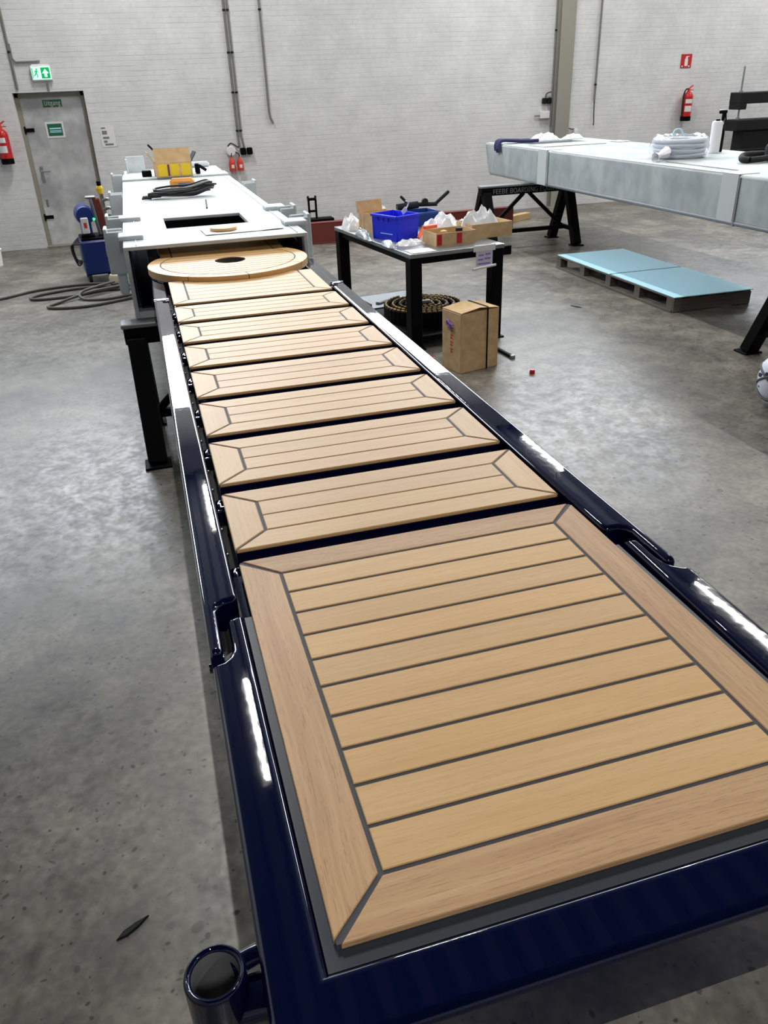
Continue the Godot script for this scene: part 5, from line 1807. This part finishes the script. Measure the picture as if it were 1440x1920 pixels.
	for a in [[-0.03, 0.07, 0.05], [0.035, 0.075, 0.05], [0.03, 0.04, 0.06], [-0.035, 0.035, 0.05], [0.0, 0.0, 0.12]]:
		s = mb(20.0)
		s.box(Vector3(a[0], a[1], 0.0046), Vector3(a[2], 0.014, 0.001))
		part("faded_print", s, M.violet, t)
	s = mb(30.0)
	s.box(Vector3(0, 0.125, 0.004), Vector3(0.21, 0.05, 0.006), 0.002)
	part("clear_edge", s, M.plastic, t)
	s = mb(30.0)
	s.box(Vector3(0.0, -0.03, 0.008), Vector3(0.23, 0.02, 0.014), 0.004, Basis(Vector3.BACK, 0.08))
	part("curled_edge", s, M.plastic, t)
	# on the lower shelf: rolled cable chain and a metal sheet
	var ch := thing("cable_chain", "rolled up black cable chain with tan links on the lower shelf", "cable chain", Vector3(2.37, 0.1055, -6.90))
	chain(ch)
	var ms := thing("metal_sheet", "bent grey metal sheet lying on the lower shelf", "sheet", on_table(-0.04, -0.50, 0.1055), TURN)
	s = mb(30.0)
	s.box(Vector3(0, 0.006, 0), Vector3(0.62, 0.008, 0.52), 0.001)
	s.box(Vector3(-0.30, 0.03, 0), Vector3(0.01, 0.05, 0.52), 0.001)
	s.box(Vector3(-0.12, 0.02, 0.1), Vector3(0.16, 0.025, 0.05), 0.008, Basis(Vector3.UP, 0.5))
	part("plate", s, M.galv, ms)

func chain(parent: Node) -> void:
	# spiral of links standing on edge; side plates dark with tan studs on top
	var turns := 4.6
	var r := 0.07
	var th := 0.0
	var link := mb(20.0)
	link.box(Vector3(0, 0.06, 0), Vector3(0.047, 0.12, 0.040), 0.004)
	var lm := link.mesh()
	var stud := mb(20.0)
	stud.box(Vector3(0, 0.127, 0), Vector3(0.034, 0.012, 0.016), 0.003)
	var sm := stud.mesh()
	var tan_ := mat(srgb(196, 160, 96), 0.5)
	var n := 0
	while r < 0.37:
		var at := Vector3(cos(th) * r, 0.001, sin(th) * r)
		var o := placed("link", lm, M.black, parent, Transform3D(Basis(Vector3.UP, -th + PI * 0.5), at))
		placed("stud", sm, tan_, o)
		var step := 0.049 / r
		th += step
		r += 0.064 * step / TAU
		n += 1
	var e := mb(40.0)
	e.box(Vector3(0.0, 0.135, 0.0), Vector3(0.12, 0.03, 0.06), 0.01)
	part("end_bracket", e, M.steel, parent)

# ----------------------------------------------------------------- everything else
func things_around() -> void:
	# carton standing before the table
	var b := thing("tall_carton", "closed brown carton with black strap standing before the table", "box", Vector3(2.325, 0, -5.68), 0.25)
	var d := Vector3(0.365, 0.465, 0.25)
	var s := mb(20.0)
	s.box(Vector3(0, d.y * 0.5, 0), d, 0.004)
	part("body", s, M.card, b)
	s = mb(20.0)
	s.box(Vector3(-0.09, d.y + 0.016, 0.0), Vector3(0.18, 0.004, d.z), 0.0, Basis(Vector3.BACK, 0.12))
	part("flap", s, M.card, b)
	s = mb(20.0)
	s.box(Vector3(0.09, d.y + 0.016, 0.0), Vector3(0.18, 0.004, d.z), 0.0, Basis(Vector3.BACK, -0.12))
	part("flap", s, M.card, b)
	s = mb(20.0)
	s.box(Vector3(0.07, d.y * 0.5 + 0.01, d.z * 0.5 + 0.003), Vector3(0.012, d.y + 0.02, 0.003))
	s.box(Vector3(0.07, d.y + 0.025, 0.0), Vector3(0.012, 0.003, d.z + 0.01))
	s.box(Vector3(0.07, d.y * 0.5 + 0.01, -d.z * 0.5 - 0.003), Vector3(0.012, d.y + 0.02, 0.003))
	part("strap", s, M.black, b)
	# red print of unreadable signs on the narrow side
	for k in 4:
		s = mb(20.0)
		var yy := 0.33 - k * 0.055
		s.box(Vector3(-d.x * 0.5 - 0.001, yy, 0.0), Vector3(0.0015, 0.034, 0.006))
		s.box(Vector3(-d.x * 0.5 - 0.001, yy + 0.012, 0.01), Vector3(0.0015, 0.006, 0.04))
		s.box(Vector3(-d.x * 0.5 - 0.001, yy - 0.012, 0.005), Vector3(0.0015, 0.006, 0.034))
		part("red_print", s, M.cee_red, b)
	s = mb(40.0)
	s.tube(curve([Vector3(-d.x * 0.5 - 0.004, 0.36, -0.05), Vector3(-d.x * 0.5 - 0.02, 0.40, -0.03), Vector3(-d.x * 0.5 - 0.02, 0.38, 0.01), Vector3(-d.x * 0.5 - 0.01, 0.37, 0.04)], 5), 0.008, 8)
	s.tube(curve([Vector3(-d.x * 0.5 - 0.015, 0.40, -0.01), Vector3(-d.x * 0.5 - 0.015, 0.36, -0.005), Vector3(-d.x * 0.5 - 0.006, 0.33, 0.0)], 5), 0.009, 8)
	part("violet_ribbon", s, M.violet, b)
	var cap := thing("screw_cap", "small red cap on the floor left of the standing carton", "cap", Vector3(2.06, 0, -5.86))
	s = mb(40.0)
	s.lathe(PackedVector2Array([Vector2(0, 0), Vector2(0.03, 0), Vector2(0.034, 0.02), Vector2(0.03, 0.05), Vector2(0.015, 0.06), Vector2(0, 0.06)]), Vector3.ZERO, 16)
	part("body", s, M.red, cap)
	cap = thing("screw_cap", "tiny red cap lying alone on the open concrete floor", "cap", Vector3(2.70, 0, -5.32))
	s = mb(40.0)
	s.lathe(PackedVector2Array([Vector2(0, 0), Vector2(0.02, 0), Vector2(0.022, 0.015), Vector2(0.016, 0.032), Vector2(0, 0.034)]), Vector3.ZERO, 14)
	part("body", s, M.red, cap)
	var br := thing("black_bar", "short black bar on the floor behind the standing carton", "bar", Vector3(2.70, 0, -5.93), 0.1)
	s = mb(30.0)
	s.box(Vector3(0, 0.012, 0), Vector3(0.03, 0.024, 0.42), 0.003)
	part("shaft", s, M.black, br)
	s = mb(30.0)
	s.box(Vector3(0, 0.014, 0.205), Vector3(0.036, 0.028, 0.03), 0.003)
	part("end_cap", s, M.zinc, br)
	# red channel beam along the wall
	var rc := thing("red_channel_beam", "long red oxide steel channel lying on the floor before the wall", "beam", Vector3(3.9, 0, -11.78))
	s = mb(20.0)
	s.box(Vector3(0, 0.147, 0), Vector3(3.2, 0.27, 0.016), 0.002)
	s.box(Vector3(0, 0.008, -0.05), Vector3(3.2, 0.016, 0.12), 0.002)
	s.box(Vector3(0, 0.29, -0.05), Vector3(3.2, 0.016, 0.12), 0.002)
	part("channel", s, M.red_oxide, rc)
	var wp := thing("timber_offcut", "short pale timber offcut beside the end of the red channel", "timber", Vector3(5.86, 0, -12.35), 0.5)
	s = mb(30.0)
	s.box(Vector3(0, 0.05, 0), Vector3(0.5, 0.1, 0.12), 0.004)
	part("block", s, M.pine, wp)
	# black stand behind the housing
	var bs := thing("black_stand", "small black upright stand in front of the brick wall", "stand", Vector3(2.42, 0, -12.1))
	s = mb(30.0)
	s.box(Vector3(0, 0.16, 0), Vector3(0.6, 0.32, 0.2), 0.01)
	part("base_block", s, M.black, bs)
	s = mb(30.0)
	for x in [-0.05, 0.055]: s.box(Vector3(x, 0.45, 0.0), Vector3(0.025, 0.26, 0.05), 0.004)
	s.box(Vector3(0, 0.585, 0.0), Vector3(0.13, 0.035, 0.06), 0.006)
	s.box(Vector3(0, 0.42, 0.0), Vector3(0.11, 0.03, 0.04), 0.004)
	for x in [-0.055, 0.055]: s.lathe(PackedVector2Array([Vector2(0, 0), Vector2(0.016, 0), Vector2(0.014, 0.03), Vector2(0, 0.03)]), Vector3(x, 0.6, 0), 10)
	part("uprights", s, M.black, bs)
	# black machine at the right edge
	var m := thing("black_machine", "heavy black machine with two beams at the right picture edge", "machine", Vector3(10.6, 0, -12.45))
	s = mb(30.0)
	s.box(Vector3(0.05, 1.62, 0), Vector3(1.8, 0.17, 0.3), 0.012)
	s.box(Vector3(-0.78, 1.50, 0.0), Vector3(0.13, 0.1, 0.3), 0.012)
	part("upper_beam", s, M.machine, m)
	s = mb(30.0)
	s.box(Vector3(0.05, 1.215, 0.0), Vector3(1.84, 0.17, 0.36), 0.012)
	part("lower_beam", s, M.machine, m)
	s = mb(30.0)
	s.box(Vector3(0.1, 0.565, 0), Vector3(1.6, 1.13, 0.26), 0.012)
	part("pedestal", s, M.machine, m)
	s = mb(30.0)
	s.box(Vector3(0.05, 0.845, 0.2), Vector3(1.86, 0.02, 0.2), 0.004)
	part("ledge", s, M.machine, m)
	for a in [[-0.74, 1.30, 1.47], [-0.76, 1.70, 2.08]]:
		s = mb(40.0)
		s.tube(PackedVector3Array([Vector3(a[0], a[1], 0.0), Vector3(a[0], a[2], 0.0)]), 0.016, 10)
		s.lathe(PackedVector2Array([Vector2(0, 0), Vector2(0.035, 0), Vector2(0.035, 0.03), Vector2(0, 0.03)]), Vector3(a[0], a[1], 0), 6)
		part("threaded_rod", s, M.zinc, m)
	# printed bundle at the right edge
	var bu := thing("wrapped_bundle", "bulging white bundle with dark print on the floor, right edge", "bundle", Vector3(3.93, 0, -4.08), 0.2)
	s = mb(60.0)
	s.lathe(PackedVector2Array([Vector2(0, 0), Vector2(0.07, 0.005), Vector2(0.12, 0.04), Vector2(0.155, 0.12), Vector2(0.165, 0.20), Vector2(0.15, 0.28), Vector2(0.11, 0.33), Vector2(0.05, 0.35), Vector2(0, 0.352)]), Vector3.ZERO, 28)
	part("wrapping", s, mat(srgb(214, 218, 232), 0.5), bu)
	for k in 26:
		var a := rng.randf() * TAU
		var yy := rng.randf_range(0.06, 0.30)
		var rr := 0.168 - absf(yy - 0.2) * 0.16
		s = mb(20.0)
		var bas := Basis(Vector3.UP, a) * Basis(Vector3.BACK, rng.randf_range(-0.4, 0.4))
		s.box(Basis(Vector3.UP, a) * Vector3(0, yy, rr - 0.006), Vector3(0.03 + rng.randf() * 0.02, 0.028, 0.008), 0.003, bas)
		part("dark_print", s, M.navy_cloth, bu)
	for k in 3:
		s = mb(60.0)
		var pts := PackedVector3Array()
		for i in 24:
			var t := TAU * i / 24.0
			var yy: float = 0.17 + 0.10 * cos(t + k * 2.0)
			pts.append(Vector3(cos(t) * (0.166 - absf(yy - 0.2) * 0.14), yy, sin(t) * (0.166 - absf(yy - 0.2) * 0.14)))
		s.tube(pts, 0.009, 6, true)
		part("grey_tape", s, M.cable_grey, bu)
	# floor litter
	for a in [["dark metal scrap with a tail on the floor at the left", Vector3(-0.35, 0, -1.50), 0.09, 0.5], ["small dark splinter on the floor left of the tube socket", Vector3(-0.52, 0, -1.13), 0.055, 1.1], ["thin dark splinter on the floor before the blue panels", Vector3(4.0, 0, -7.0), 0.12, 2.0]]:
		var t := thing("floor_scrap", a[0], "scrap", a[1], a[3], "scraps on the floor")
		s = mb(30.0)
		var l: float = a[2]
		s.slab(poly([[-l * 0.5, 0.0], [-l * 0.2, -l * 0.12], [l * 0.2, -l * 0.10], [l * 0.6, -l * 0.02], [l * 0.2, l * 0.08], [-l * 0.2, l * 0.1]]), 0.0, 0.006, 0.002, 1)
		part("shard", s, M.machine, t)
	var pl := thing("white_bucket", "edge of a white bucket on the floor at the left picture edge", "bucket", Vector3(-2.08, 0, -12.3))
	s = mb(40.0)
	s.lathe(PackedVector2Array([Vector2(0, 0), Vector2(0.11, 0), Vector2(0.13, 0.2), Vector2(0.14, 0.21), Vector2(0.14, 0.22), Vector2(0.12, 0.22), Vector2(0.105, 0.02), Vector2(0, 0.02)]), Vector3.ZERO, 24)
	part("pail", s, M.white, pl)
